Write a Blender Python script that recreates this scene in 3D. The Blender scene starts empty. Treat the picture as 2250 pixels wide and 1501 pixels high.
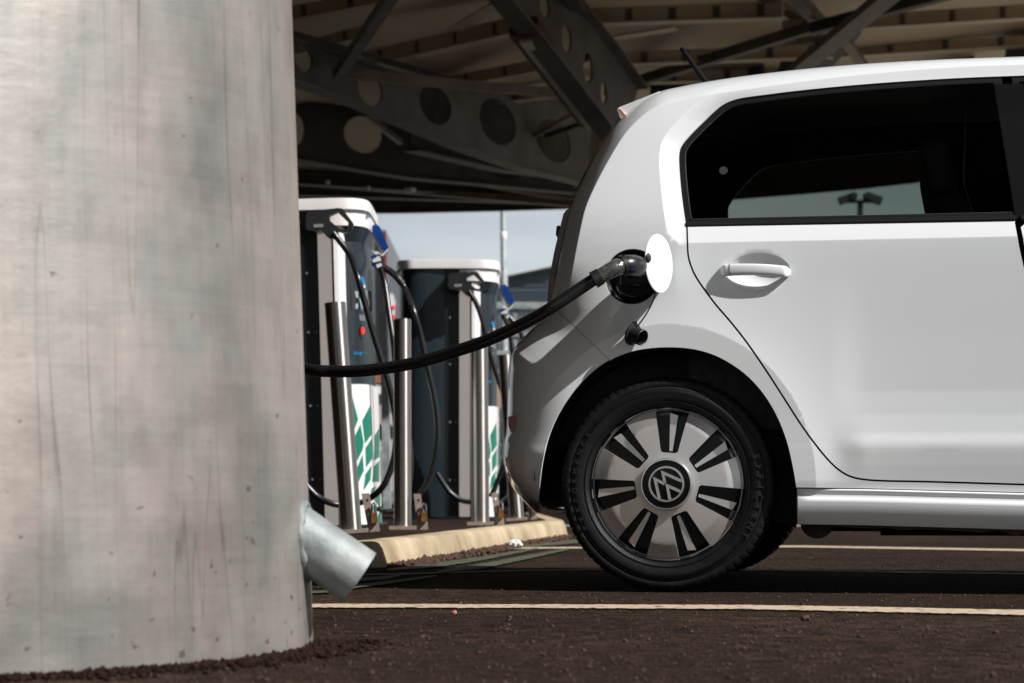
import bpy, bmesh, math, random
import numpy as np
from mathutils import Vector, Matrix
from mathutils.geometry import delaunay_2d_cdt
random.seed(7); rng = np.random.default_rng(7)
S = bpy.context.scene; C = S.collection
R = math.radians
F = 5312.5; CX = 1125.0; HY = 1070.0; CH = 0.29     # focal length in photo pixels, horizon row, camera height

# ------------------------------------------------------------------ helpers
def Wp(px, py, Y):
    return Vector(((px-CX)/F*Y, Y, CH+(HY-py)/F*Y))
def Gp(px, py, z=0.0):
    Y = (CH-z)*F/(py-HY); return Vector(((px-CX)/F*Y, Y, z))
def tag(o, label=None, cat=None, group=None, kind=None):
    if label: o['label'] = label
    if cat: o['category'] = cat
    if group: o['group'] = group
    if kind: o['kind'] = kind
    return o
def empty(name, loc=(0,0,0), rot=(0,0,0)):
    o = bpy.data.objects.new(name, None); C.objects.link(o); o.location = loc; o.rotation_euler = rot
    o.empty_display_size = .1
    return o
def link(name, me, mat, parent=None, smooth=True):
    o = bpy.data.objects.new(name, me); C.objects.link(o)
    if mat is not None:
        me.materials.append(mat)
    if parent is not None: o.parent = parent
    if smooth: 
        me.polygons.foreach_set('use_smooth', [True]*len(me.polygons)); 
    return o
def mesh(name, V, Fc, mat=None, parent=None, smooth=True, sharp=None):
    me = bpy.data.meshes.new(name); me.from_pydata([tuple(v) for v in V], [], [tuple(f) for f in Fc]); me.validate(); me.update()
    o = link(name, me, mat, parent, smooth)
    if smooth and sharp is not None: me.set_sharp_from_angle(angle=R(sharp))
    return o
class MB:
    def __init__(s): s.V=[]; s.F=[]
    def add(s, V, Fc):
        n=len(s.V); s.V += [tuple(v) for v in V]; s.F += [tuple(i+n for i in f) for f in Fc]; return s
    def box(s, c, d, rot=None):
        x,y,z=[k/2 for k in d]
        P=[Vector(p) for p in [(-x,-y,-z),(x,-y,-z),(x,y,-z),(-x,y,-z),(-x,-y,z),(x,-y,z),(x,y,z),(-x,y,z)]]
        if rot is not None: P=[rot@p for p in P]
        P=[p+Vector(c) for p in P]
        return s.add(P,[(0,3,2,1),(4,5,6,7),(0,1,5,4),(1,2,6,5),(2,3,7,6),(3,0,4,7)])
    def bar(s, a, b, w, h, up=(0,0,1)):
        a=Vector(a); b=Vector(b); d=(b-a); L=d.length; d.normalize()
        sd=d.cross(Vector(up)); 
        if sd.length<1e-4: sd=d.cross(Vector((0,1,0)))
        sd.normalize(); u=sd.cross(d).normalized()
        P=[]
        for q in (a,b):
            for i,j in ((-1,-1),(1,-1),(1,1),(-1,1)): P.append(q+sd*i*w/2+u*j*h/2)
        return s.add(P,[(3,2,1,0),(4,5,6,7),(0,1,5,4),(1,2,6,5),(2,3,7,6),(3,0,4,7)])
    def tube(s, pts, r, n=12, cap=True, flat=1.0):
        pts=[Vector(p) for p in pts]; rr = r if hasattr(r,'__len__') else [r]*len(pts)
        base=len(s.V); pu=None; V=[];Fc=[]
        for i,p in enumerate(pts):
            t=(pts[min(i+1,len(pts)-1)]-pts[max(i-1,0)]).normalized()
            if pu is None:
                pu = Vector((0,0,1)) if abs(t.z)<.9 else Vector((1,0,0))
            u=(pu-t*pu.dot(t)).normalized(); v=t.cross(u); pu=u
            for k in range(n):
                a=2*math.pi*k/n; V.append(p+(u*math.cos(a)*flat+v*math.sin(a))*rr[i])
        for i in range(len(pts)-1):
            for k in range(n):
                k2=(k+1)%n; Fc.append((i*n+k,i*n+k2,(i+1)*n+k2,(i+1)*n+k))
        if cap: Fc.append(tuple(reversed(range(n)))); Fc.append(tuple(range((len(pts)-1)*n,len(pts)*n)))
        return s.add(V,Fc)
    def lathe(s, prof, n=48, axis='y', c=(0,0,0), closed=False):
        V=[];Fc=[]
        for (h,r) in prof:
            for k in range(n):
                a=2*math.pi*k/n
                if axis=='y': V.append((c[0]+r*math.sin(a), c[1]+h, c[2]+r*math.cos(a)))
                else: V.append((c[0]+r*math.cos(a), c[1]+r*math.sin(a), c[2]+h))
        m=len(prof)
        for i in range(m if closed else m-1):
            j=(i+1)%m
            for k in range(n):
                k2=(k+1)%n
                q=(i*n+k,j*n+k,j*n+k2,i*n+k2)
                Fc.append(q if axis=='y' else tuple(reversed(q)))
        return s.add(V,Fc)
    def build(s, name, mat, parent=None, smooth=True, sharp=35):
        return mesh(name, s.V, s.F, mat, parent, smooth, sharp)
def catmull(pts, n=8, closed=False):
    P=[np.array(p,float) for p in pts]; out=[]; m=len(P)
    rngi = range(m if closed else m-1)
    for i in rngi:
        p0=P[(i-1)%m] if (closed or i>0) else P[0]*2-P[1]
        p1=P[i]; p2=P[(i+1)%m]
        p3=P[(i+2)%m] if (closed or i+2<m) else p2*2-p1
        for k in range(n):
            t=k/n
            out.append(.5*((2*p1)+(-p0+p2)*t+(2*p0-5*p1+4*p2-p3)*t*t+(-p0+3*p1-3*p2+p3)*t**3))
    if not closed: out.append(P[-1])
    return np.array(out)
def resample(P, d, closed=False):
    P=np.array(P,float)
    if closed: P=np.vstack([P,P[:1]])
    out=[P[0]]
    for a,b in zip(P[:-1],P[1:]):
        L=np.linalg.norm(b-a); k=max(1,int(math.ceil(L/d)))
        for i in range(1,k+1): out.append(a+(b-a)*i/k)
    out=np.array(out)
    return out[:-1] if closed else out
def inpoly(pts, poly):
    x=pts[:,0]; y=pts[:,1]; c=np.zeros(len(pts),bool); n=len(poly)
    j=n-1
    for i in range(n):
        xi,yi=poly[i]; xj,yj=poly[j]
        if yi!=yj:
            m=((yi>y)!=(yj>y)) & (x < (xj-xi)*(y-yi)/(yj-yi)+xi)
            c^=m
        j=i
    return c
def dist_pl(pts, pl, closed=False):
    P=np.asarray(pl,float)
    if closed: P=np.vstack([P,P[:1]])
    a=P[:-1]; b=P[1:]; d=b-a; L2=(d**2).sum(1)+1e-18
    res=np.empty(len(pts))
    for s in range(0,len(pts),20000):
        q=pts[s:s+20000]
        t=((q[:,None,:]-a[None])*d[None]).sum(2)/L2[None]; t=np.clip(t,0,1)
        pr=a[None]+d[None]*t[...,None]
        res[s:s+20000]=np.sqrt(((q[:,None,:]-pr)**2).sum(2)).min(1)
    return res
def signed_area(P):
    x=P[:,0];y=P[:,1]; return .5*(x*np.roll(y,-1)-y*np.roll(x,-1)).sum()
def inset(P, d):
    P=np.asarray(P,float); s=1 if signed_area(P)>0 else -1
    t=np.roll(P,-1,0)-np.roll(P,1,0); t/=np.linalg.norm(t,axis=1)[:,None]+1e-12
    nrm=np.stack([-t[:,1],t[:,0]],1)*s
    return P+nrm*d
def fill2d(outer, holes=(), res=.02, extra=None, grid=True, mind=.45):
    """triangulate a polygon with holes: boundary + interior points. Returns pts, tris, n loops"""
    loops=[np.asarray(outer,float)]+[np.asarray(h,float) for h in holes]
    bpts=np.vstack(loops)
    pts=[]
    lo=loops[0].min(0); hi=loops[0].max(0)
    cand=[]
    if extra is not None and len(extra): cand.append((np.asarray(extra,float), None))
    if grid:
        gx=np.arange(lo[0]+res*.5,hi[0],res); gz=np.arange(lo[1]+res*.5,hi[1],res)
        G=np.array([(x,z) for x in gx for z in gz]) if len(gx) and len(gz) else np.zeros((0,2))
        cand.append((G,res))
    kept=np.zeros((0,2))
    cell={}
    def key(p,h): return (int(math.floor(p[0]/h)),int(math.floor(p[1]/h)))
    h=res
    def near(p,r):
        kx,kz=key(p,h); 
        for i in (-1,0,1):
            for j in (-1,0,1):
                for q in cell.get((kx+i,kz+j),()):
                    if (q[0]-p[0])**2+(q[1]-p[1])**2<r*r: return True
        return False
    for p in bpts: cell.setdefault(key(p,h),[]).append(p)
    out=[]
    for arr,rs in cand:
        if not len(arr): continue
        m=inpoly(arr,loops[0])
        for hl in loops[1:]: m&=~inpoly(arr,hl)
        arr=arr[m]
        r = res*mind if rs else .0012
        for p in arr:
            if not near(p,r): cell.setdefault(key(p,h),[]).append(p); out.append(p)
    allp=np.vstack([bpts,np.array(out)]) if out else bpts
    edges=[];k=0
    for l in loops:
        n=len(l); edges += [(k+i,k+(i+1)%n) for i in range(n)]; k+=n
    v,e,f,ov,oe,of = delaunay_2d_cdt([Vector((float(p[0]),float(p[1]))) for p in allp], edges, [], 0, 1e-7)
    V=np.array([(q.x,q.y) for q in v]); T=[tuple(t) for t in f]
    cen=np.array([V[list(t)].mean(0) for t in T])
    m=inpoly(cen,loops[0])
    for hl in loops[1:]: m&=~inpoly(cen,hl)
    T=[t for t,ok in zip(T,m) if ok]
    return V,T
def extrude2d(outer, holes, to3, thick, res=None):
    """flat plate: to3(x,y,d) maps plane coordinates and depth d to 3D; returns V,F"""
    V,T=fill2d(outer,holes,res or 1.0,grid=bool(res))
    n=len(V); V3=[to3(p[0],p[1],0) for p in V]+[to3(p[0],p[1],thick) for p in V]
    Fc=list(T)+[tuple(i+n for i in reversed(t)) for t in T]
    from collections import Counter
    cnt={}
    for t in T:
        for i in range(len(t)):
            a,b=t[i],t[(i+1)%len(t)]; cnt[(a,b)]=1
    for (a,b) in list(cnt):
        if (b,a) not in cnt: Fc.append((b,a,a+n,b+n))
    return V3,Fc
def circ(cx,cy,r,n=32,ry=None,rot=0):
    a=np.linspace(0,2*math.pi,n,endpoint=False); ry=r if ry is None else ry
    x=r*np.cos(a); y=ry*np.sin(a); c,s=math.cos(rot),math.sin(rot)
    return np.stack([cx+x*c-y*s, cy+x*s+y*c],1)
def font_mesh(txt, size=1.0, bold=0.0):
    cu=bpy.data.curves.new('t','FONT'); cu.body=txt; cu.size=size; cu.resolution_u=3; cu.offset=bold
    ob=bpy.data.objects.new('t',cu); C.objects.link(ob)
    dg=bpy.context.evaluated_depsgraph_get(); me=bpy.data.meshes.new_from_object(ob.evaluated_get(dg))
    V=[tuple(v.co) for v in me.vertices]; Fc=[tuple(p.vertices) for p in me.polygons]
    bpy.data.objects.remove(ob); bpy.data.curves.remove(cu); bpy.data.meshes.remove(me)
    return V,Fc

# ------------------------------------------------------------------ materials
def mat(name, col, rough=.5, metal=0.0, coat=0.0, var=0.0, vscale=8.0, bump=0.0, bscale=60.0, spec=.5, stretch=None, col2=None, emis=None, estr=0, rvar=0.0):
    m=bpy.data.materials.new(name); m.use_nodes=True; nt=m.node_tree; b=nt.nodes['Principled BSDF']; N=nt.nodes; L=nt.links
    b.inputs['Base Color'].default_value=(*col,1); b.inputs['Roughness'].default_value=rough; b.inputs['Metallic'].default_value=metal
    b.inputs['Coat Weight'].default_value=coat; b.inputs['Coat Roughness'].default_value=.04; b.inputs['Specular IOR Level'].default_value=spec
    tc=N.new('ShaderNodeTexCoord'); vec=tc.outputs['Object']
    if stretch:
        mp=N.new('ShaderNodeMapping'); mp.inputs['Scale'].default_value=stretch; L.new(vec,mp.inputs[0]); vec=mp.outputs[0]
    if var>0 or col2 is not None:
        n=N.new('ShaderNodeTexNoise'); n.inputs['Scale'].default_value=vscale; n.inputs['Detail'].default_value=6; L.new(vec,n.inputs['Vector'])
        r=N.new('ShaderNodeValToRGB'); r.color_ramp.elements[0].position=.3; r.color_ramp.elements[1].position=.7
        c2=col2 if col2 is not None else tuple(min(1,c*(1+var)) for c in col); c1=col if col2 is not None else tuple(c*(1-var) for c in col)
        r.color_ramp.elements[0].color=(*c1,1); r.color_ramp.elements[1].color=(*c2,1)
        L.new(n.outputs['Fac'],r.inputs[0]); L.new(r.outputs[0],b.inputs['Base Color'])
        if rvar>0:
            mr=N.new('ShaderNodeMapRange'); mr.inputs[3].default_value=max(0,rough-rvar); mr.inputs[4].default_value=min(1,rough+rvar); L.new(n.outputs['Fac'],mr.inputs[0]); L.new(mr.outputs[0],b.inputs['Roughness'])
    if bump>0:
        n2=N.new('ShaderNodeTexNoise'); n2.inputs['Scale'].default_value=bscale; n2.inputs['Detail'].default_value=5; L.new(vec,n2.inputs['Vector'])
        bp=N.new('ShaderNodeBump'); bp.inputs['Strength'].default_value=bump; bp.inputs['Distance'].default_value=.01; L.new(n2.outputs['Fac'],bp.inputs['Height']); L.new(bp.outputs[0],b.inputs['Normal'])
    if emis: b.inputs['Emission Color'].default_value=(*emis,1); b.inputs['Emission Strength'].default_value=estr
    return m
M={}
M['paint']=mat('white_paint',(.70,.725,.74),.38,0,1.0,spec=.4)
M['black_plastic']=mat('black_plastic',(.012,.012,.014),.45,var=.2,vscale=30)
M['trim']=mat('window_trim',(.014,.013,.015),.28)
M['gloss_black']=mat('gloss_black',(.006,.006,.008),.06,coat=.6)
M['pcover']=mat('pillar_cover_black',(.004,.004,.005),.35,spec=.3)
M['rimblack']=mat('rim_black',(.004,.004,.005),.22,spec=.22)
M['void']=mat('inner_dark',(.006,.006,.007),.8,spec=.1)
M['rubber']=mat('tyre_rubber',(.006,.006,.0065),.5,spec=.28,var=.35,vscale=25,bump=.25,bscale=300,rvar=.1)
M['rubber_text']=mat('tyre_letter',(.014,.014,.015),.33)
M['silver']=mat('wheel_silver',(.62,.60,.585),.34,.7,coat=.3,bump=.02,bscale=400)
M['badge']=mat('badge_silver',(.62,.60,.57),.32,.9)
M['chrome']=mat('chrome',(.75,.75,.76),.08,1.0)
M['dkteal']=mat('charger_dark_panel',(.008,.016,.022),.42,var=.15,vscale=3,coat=.08)
M['ch_black']=mat('charger_black',(.008,.010,.012),.3)
M['ch_white']=mat('charger_white',(.72,.70,.69),.35,var=.03,vscale=4)
M['ch_white_shaded']=mat('charger_white_shaded',(.42,.39,.37),.4)  # charger white with shade put into the colour, for the unlit strip
M['green']=mat('green_decal',(.0,.16,.10),.4)
M['cyan']=mat('cyan_decal',(.0,.22,.55),.4)
M['steel']=mat('brushed_steel',(.50,.47,.44),.24,1.0,var=.06,vscale=6,stretch=(40,40,.6),bump=.03,bscale=20)
_m=M['steel']; _nt=_m.node_tree; _b=_nt.nodes['Principled BSDF']; _t=_nt.nodes.new('ShaderNodeTangent'); _t.direction_type='RADIAL'; _t.axis='Z'; _nt.links.new(_t.outputs[0],_b.inputs['Tangent']); _b.inputs['Anisotropic'].default_value=.85; _b.inputs['Anisotropic Rotation'].default_value=.25; _b.inputs['Roughness'].default_value=.32
M['galv']=mat('galvanised_steel',(.33,.365,.37),.55,.3,var=.30,vscale=14,bump=.10,bscale=60,rvar=.12)
M['pipe']=mat('mottled_galvanised_pipe',(.13,.155,.165),.6,.25,col2=(.36,.38,.37),vscale=13,bump=.15,bscale=60,rvar=.1)
M['darksteel']=mat('canopy_steel',(.055,.055,.06),.55,.25,var=.3,vscale=3,bump=.1,bscale=30)
M['ceil']=mat('canopy_cladding',(.62,.53,.40),.55,var=.12,vscale=.8,bump=.05,bscale=2)
M['rib']=mat('canopy_rib',(.60,.53,.42),.5,var=.1,vscale=2)
M['cable']=mat('cable_rubber',(.009,.009,.010),.30,bump=.05,bscale=80)
M['clearplastic']=mat('smoked_boot',(.06,.06,.055),.14,.0,coat=.6,var=.5,vscale=60,bump=.3,bscale=90)
M['blue']=mat('blue_grip',(.0,.035,.19),.35)
M['plug_blue']=mat('plug_button',(.005,.012,.12),.35)
M['white_plastic']=mat('white_plastic',(.68,.66,.62),.4)
M['red_lamp']=mat('red_lens',(.16,.006,.01),.08,coat=1)
M['amber_lamp']=mat('spoiler_lens',(.45,.08,.03),.1,coat=1)
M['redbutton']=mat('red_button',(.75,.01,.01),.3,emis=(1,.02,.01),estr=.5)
M['brass']=mat('rusty_brass',(.22,.10,.03),.5,.4,var=.4,vscale=60)
M['tan_metal']=mat('tan_painted_steel',(.33,.26,.22),.5,.2,var=.15,vscale=30)
M['paintline']=None
M['paper']=mat('white_paper',(.75,.75,.77),.8)
M['seat']=mat('seat_fabric',(.05,.052,.055),.8,var=.3,vscale=40)
M['belt']=mat('seat_belt',(.45,.48,.47),.6)
M['rust']=mat('rusty_underbody',(.05,.032,.025),.8,var=.5,vscale=25,bump=.4,bscale=60)
M['bldg']=mat('blue_grey_cladding',(.075,.10,.125),.5,var=.06,vscale=.3)
M['bldg2']=mat('grey_cladding',(.14,.155,.17),.6,var=.08,vscale=.5)
M['maroon']=mat('maroon_metal',(.18,.03,.03),.5,var=.2,vscale=2)
M['brick']=mat('brown_brick',(.12,.07,.045),.8,var=.35,vscale=6)
M['lens']=mat('strip_light_lens',(.50,.49,.50),.35)
M['stone']=mat('grit_stone',(.022,.014,.011),.8,col2=(.10,.073,.055),vscale=70,spec=.05)
M['soil']=mat('dark_soil',(.022,.013,.009),.95,spec=.05,var=.4,vscale=60,bump=.6,bscale=200)
M['liner']=mat('wheel_arch_liner',(.008,.010,.012),.7,var=.6,vscale=14,stretch=(3,1,.4))

def glass(name, tint, rough=0.0):
    m=bpy.data.materials.new(name); m.use_nodes=True; nt=m.node_tree; N=nt.nodes; L=nt.links; N.clear()
    o=N.new('ShaderNodeOutputMaterial'); t=N.new('ShaderNodeBsdfTransparent'); t.inputs[0].default_value=(*tint,1)
    g=N.new('ShaderNodeBsdfGlossy'); g.inputs['Roughness'].default_value=rough; g.inputs[0].default_value=(1,1,1,1)
    f=N.new('ShaderNodeFresnel'); f.inputs[0].default_value=1.28; mx=N.new('ShaderNodeMixShader')
    L.new(f.outputs[0],mx.inputs[0]); L.new(t.outputs[0],mx.inputs[1]); L.new(g.outputs[0],mx.inputs[2]); L.new(mx.outputs[0],o.inputs[0]); return m
M['glass']=glass('privacy_glass',(.44,.48,.45))

def ground_mat():
    m=bpy.data.materials.new('asphalt'); m.use_nodes=True; nt=m.node_tree; N=nt.nodes; L=nt.links; b=N['Principled BSDF']
    g=N.new('ShaderNodeNewGeometry'); P=g.outputs['Position']
    def noise(sc,det=4,rough=.6,vec=P):
        n=N.new('ShaderNodeTexNoise'); n.inputs['Scale'].default_value=sc; n.inputs['Detail'].default_value=det; n.inputs['Roughness'].default_value=rough; L.new(vec,n.inputs['Vector']); return n.outputs['Fac']
    def ramp(fac,stops):
        r=N.new('ShaderNodeValToRGB'); e=r.color_ramp.elements
        while len(e)<len(stops): e.new(.5)
        for k,(p,c) in zip(e,stops): k.position=p; k.color=(*c,1)
        L.new(fac,r.inputs[0]); return r.outputs[0]
    big=ramp(noise(1.1,5),[(.3,(.019,.0122,.0092)),(.7,(.043,.0285,.022))])
    vo=N.new('ShaderNodeTexVoronoi'); vo.inputs['Scale'].default_value=120; L.new(P,vo.inputs['Vector'])
    sp=ramp(vo.outputs['Color'],[(.0,(.5,.5,.5)),(.6,(.9,.9,.9)),(.88,(1.4,1.3,1.2)),(1.0,(3.0,2.6,2.1))])
    mx=N.new('ShaderNodeMix'); mx.data_type='RGBA'; mx.blend_type='MULTIPLY'; mx.inputs[0].default_value=1; L.new(big,mx.inputs[6]); L.new(sp,mx.inputs[7])
    mid=ramp(noise(16,8,.8),[(.40,(.35,.34,.33)),(.5,(.95,.94,.92)),(.62,(2.0,1.9,1.75))])
    mm=N.new('ShaderNodeMix'); mm.data_type='RGBA'; mm.blend_type='MULTIPLY'; mm.inputs[0].default_value=1; L.new(mx.outputs[2],mm.inputs[6]); L.new(mid,mm.inputs[7]); mx=mm
    dirt=ramp(noise(.45,6,.65),[(.48,(0,0,0)),(.62,(1,1,1))])
    mx2=N.new('ShaderNodeMix'); mx2.data_type='RGBA'; L.new(dirt,mx2.inputs[0]); L.new(mx.outputs[2],mx2.inputs[6]); 
    dc=ramp(noise(70,4),[(.35,(.012,.007,.005)),(.7,(.036,.023,.017))]); L.new(dc,mx2.inputs[7])
    L.new(mx2.outputs[2],b.inputs['Base Color']); b.inputs['Roughness'].default_value=.95; b.inputs['Specular IOR Level'].default_value=.06
    bp=N.new('ShaderNodeBump'); bp.inputs['Strength'].default_value=.9; bp.inputs['Distance'].default_value=.006
    ad=N.new('ShaderNodeMath'); ad.operation='ADD'; L.new(vo.outputs['Distance'],ad.inputs[0]); L.new(noise(55,6,.7),ad.inputs[1]); L.new(ad.outputs[0],bp.inputs['Height'])
    L.new(bp.outputs[0],b.inputs['Normal']); return m
M['asphalt']=ground_mat()
def worn(name, col, thr=.46, sc=30):
    """paint worn off down to the asphalt in ragged specks"""
    m=bpy.data.materials.new(name); m.use_nodes=True; nt=m.node_tree; N=nt.nodes; L=nt.links; b=N['Principled BSDF']
    g=N.new('ShaderNodeNewGeometry'); n=N.new('ShaderNodeTexNoise'); n.inputs['Scale'].default_value=sc; n.inputs['Detail'].default_value=7; L.new(g.outputs['Position'],n.inputs['Vector'])
    r=N.new('ShaderNodeValToRGB'); r.color_ramp.elements[0].position=thr-.07; r.color_ramp.elements[0].color=(.03,.023,.02,1); r.color_ramp.elements[1].position=thr; r.color_ramp.elements[1].color=(*col,1)
    L.new(n.outputs['Fac'],r.inputs[0]); L.new(r.outputs[0],b.inputs['Base Color']); b.inputs['Roughness'].default_value=.75
    bp=N.new('ShaderNodeBump'); bp.inputs['Strength'].default_value=.6; bp.inputs['Distance'].default_value=.004
    n2=N.new('ShaderNodeTexNoise'); n2.inputs['Scale'].default_value=90; L.new(g.outputs['Position'],n2.inputs['Vector']); L.new(n2.outputs['Fac'],bp.inputs['Height']); L.new(bp.outputs[0],b.inputs['Normal'])
    return m
M['line']=worn('cream_road_paint',(.44,.34,.24),.42)
M['gline']=worn('green_road_paint',(.060,.070,.042),.47,12)
M['line2']=worn('faded_road_paint',(.13,.11,.095),.5)

def pillar_mat():
    m=bpy.data.materials.new('weathered_column'); m.use_nodes=True; nt=m.node_tree; N=nt.nodes; L=nt.links; b=N['Principled BSDF']
    tc=N.new('ShaderNodeTexCoord'); P=tc.outputs['Object']
    def mapn(sc,loc=(0,0,0)):
        mp=N.new('ShaderNodeMapping'); mp.inputs['Scale'].default_value=sc; mp.inputs['Location'].default_value=loc; L.new(P,mp.inputs[0]); return mp.outputs[0]
    def noise(vec,sc=1,det=5,ro=.6,dist=0):
        n=N.new('ShaderNodeTexNoise'); n.inputs['Scale'].default_value=sc; n.inputs['Detail'].default_value=det; n.inputs['Roughness'].default_value=ro; n.inputs['Distortion'].default_value=dist; L.new(vec,n.inputs['Vector']); return n.outputs['Fac']
    def ramp(fac,stops):
        r=N.new('ShaderNodeValToRGB'); e=r.color_ramp.elements
        while len(e)<len(stops): e.new(.5)
        for k,(p,c) in zip(e,stops): k.position=p; k.color=(*((c,)*3 if isinstance(c,(int,float)) else c),1)
        L.new(fac,r.inputs[0]); return r.outputs[0]
    def mul(a,b_,f=1.0,mode='MULTIPLY'):
        mx=N.new('ShaderNodeMix'); mx.data_type='RGBA'; mx.blend_type=mode
        if isinstance(f,float): mx.inputs[0].default_value=f
        else: L.new(f,mx.inputs[0])
        L.new(a,mx.inputs[6]); L.new(b_,mx.inputs[7]); return mx.outputs[2]
    base=ramp(noise(mapn((2.2,2.2,1.1)),1.6,6,.6,.3),[(.30,(.30,.305,.29)),(.46,(.375,.35,.32)),(.56,(.43,.375,.34)),(.70,(.47,.40,.355))])
    patch=ramp(noise(mapn((3,3,2.2),(4,2,7)),1.3,3,.5),[(.36,.74),(.50,.97),(.62,1.06),(.72,1.10)])
    c=mul(base,patch)
    hb=ramp(noise(mapn((2.2,2.2,60)),1,5,.7,.7),[(.3,.92),(.7,1.05)]); c=mul(c,hb)       # fine horizontal brush marks
    vb=ramp(noise(mapn((65,65,1.6)),1,5,.65,.25),[(.32,.93),(.5,.995),(.7,1.03)]); c=mul(c,vb)          # vertical streaks
    # long thin runs: iso-lines of a noise stretched along the column, only in places
    n=noise(mapn((8,8,.22)),1,2.5,.5,.06)
    s=N.new('ShaderNodeMath'); s.operation='MULTIPLY'; s.inputs[1].default_value=6; L.new(n,s.inputs[0])
    fr=N.new('ShaderNodeMath'); fr.operation='FRACT'; L.new(s.outputs[0],fr.inputs[0])
    line=ramp(fr.outputs[0],[(.0,0.0),(.474,0.0),(.5,1.0),(.526,0.0),(1.0,0.0)])
    where=ramp(noise(mapn((1.6,1.6,1.1),(1,5,2)),1.5,4),[(.38,0.0),(.58,.85)])
    mk=N.new('ShaderNodeMath'); mk.operation='MULTIPLY'; L.new(line,mk.inputs[0]); L.new(where,mk.inputs[1])
    dk=N.new('ShaderNodeRGB'); dk.outputs[0].default_value=(.17,.155,.135,1)
    c=mul(c,dk.outputs[0],mk.outputs[0],'MIX')
    st=ramp(noise(mapn((14,14,6),(2,2,1)),2.4,5),[(.69,0.0),(.74,.55)])
    wc=N.new('ShaderNodeRGB'); wc.outputs[0].default_value=(.20,.16,.12,1)
    c=mul(c,wc.outputs[0],st,'MIX')
    sx=N.new('ShaderNodeSeparateXYZ'); L.new(P,sx.inputs[0])
    zm=N.new('ShaderNodeMapRange'); zm.inputs[1].default_value=.02; zm.inputs[2].default_value=.55; zm.inputs[3].default_value=.085; zm.inputs[4].default_value=0.0; L.new(sx.outputs[2],zm.inputs[0])
    cn=N.new('ShaderNodeMath'); cn.operation='ADD'; L.new(noise(mapn((26,26,34),(3,1,6)),1,3,.5),cn.inputs[0]); L.new(zm.outputs[0],cn.inputs[1])
    chip=ramp(cn.outputs[0],[(.735,0.0),(.765,.85)]); cc2=N.new('ShaderNodeRGB'); cc2.outputs[0].default_value=(.13,.10,.085,1); c=mul(c,cc2.outputs[0],chip,'MIX')
    mott=ramp(noise(mapn((6,6,5),(8,3,2)),1.4,7,.72),[(.34,.86),(.5,1.0),(.66,1.07)]); c=mul(c,mott)
    blue=ramp(noise(mapn((5,5,3.5),(9,1,4)),1.3,3),[(.66,0.0),(.76,.45)])
    bc=N.new('ShaderNodeRGB'); bc.outputs[0].default_value=(.25,.31,.335,1); c=mul(c,bc.outputs[0],blue,'MIX')
    L.new(c,b.inputs['Base Color']); b.inputs['Metallic'].default_value=.6; b.inputs['Roughness'].default_value=.46
    bp=N.new('ShaderNodeBump'); bp.inputs['Strength'].default_value=.25; bp.inputs['Distance'].default_value=.004; L.new(noise(mapn((12,12,20)),1,6),bp.inputs['Height']); L.new(bp.outputs[0],b.inputs['Normal'])
    return m
M['pillar']=pillar_mat()
def kerb_mat():
    m=mat('kerb_concrete',(.21,.155,.09),.9,col2=(.50,.40,.27),vscale=3.5,bump=.4,bscale=80); return m
M['kerb']=kerb_mat()

# ------------------------------------------------------------------ camera, world, sun
cam=bpy.data.cameras.new('camera'); co=bpy.data.objects.new('camera',cam); C.objects.link(co); S.camera=co
co.location=(0,0,CH); co.rotation_euler=(R(90),0,0); cam.sensor_width=36; cam.lens=85; cam.shift_y=(HY-750.5)/2250
cam.clip_start=.1; cam.clip_end=2000; cam.dof.use_dof=True; cam.dof.focus_distance=6.62; cam.dof.aperture_fstop=7.1
SUN_AZ=60.0; SUN_EL=43.0       # azimuth measured from the camera's back towards the right
sd=Vector((math.sin(R(SUN_AZ))*math.cos(R(SUN_EL)), -math.cos(R(SUN_AZ))*math.cos(R(SUN_EL)), math.sin(R(SUN_EL))))
sl=bpy.data.lights.new('sun','SUN'); sl.energy=5.0; sl.angle=R(.5); sl.color=(1,.972,.945)
so=bpy.data.objects.new('sun',sl); C.objects.link(so); so.rotation_euler=sd.to_track_quat('Z','Y').to_euler(); so.location=(6,-4,8)
w=bpy.data.worlds.new('World'); S.world=w; w.use_nodes=True; nt=w.node_tree; N=nt.nodes; L=nt.links
bg=N['Background']; sky=N.new('ShaderNodeTexSky'); sky.sky_type='NISHITA'; sky.sun_disc=False; sky.sun_elevation=R(SUN_EL); sky.sun_rotation=R(180-SUN_AZ)
sky.air_density=1.2; sky.dust_density=1.5
tc=N.new('ShaderNodeTexCoord'); mp=N.new('ShaderNodeMapping'); mp.inputs['Scale'].default_value=(1.6,1.6,6); L.new(tc.outputs['Generated'],mp.inputs[0])
nz=N.new('ShaderNodeTexNoise'); nz.inputs['Scale'].default_value=2.0; nz.inputs['Detail'].default_value=5; L.new(mp.outputs[0],nz.inputs['Vector'])
rp=N.new('ShaderNodeValToRGB'); rp.color_ramp.elements[0].position=.30; rp.color_ramp.elements[1].position=.62; L.new(nz.outputs['Fac'],rp.inputs[0])
rp.color_ramp.elements[0].color=(.35,.35,.35,1)
nz2=N.new('ShaderNodeTexNoise'); nz2.inputs['Scale'].default_value=3.1; nz2.inputs['Detail'].default_value=4; L.new(mp.outputs[0],nz2.inputs['Vector'])
rc=N.new('ShaderNodeValToRGB'); rc.color_ramp.elements[0].position=.35; rc.color_ramp.elements[1].position=.65; L.new(nz2.outputs['Fac'],rc.inputs[0])
rc.color_ramp.elements[0].color=(.52,.60,.68,1); rc.color_ramp.elements[1].color=(.90,.95,1.0,1)
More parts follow.
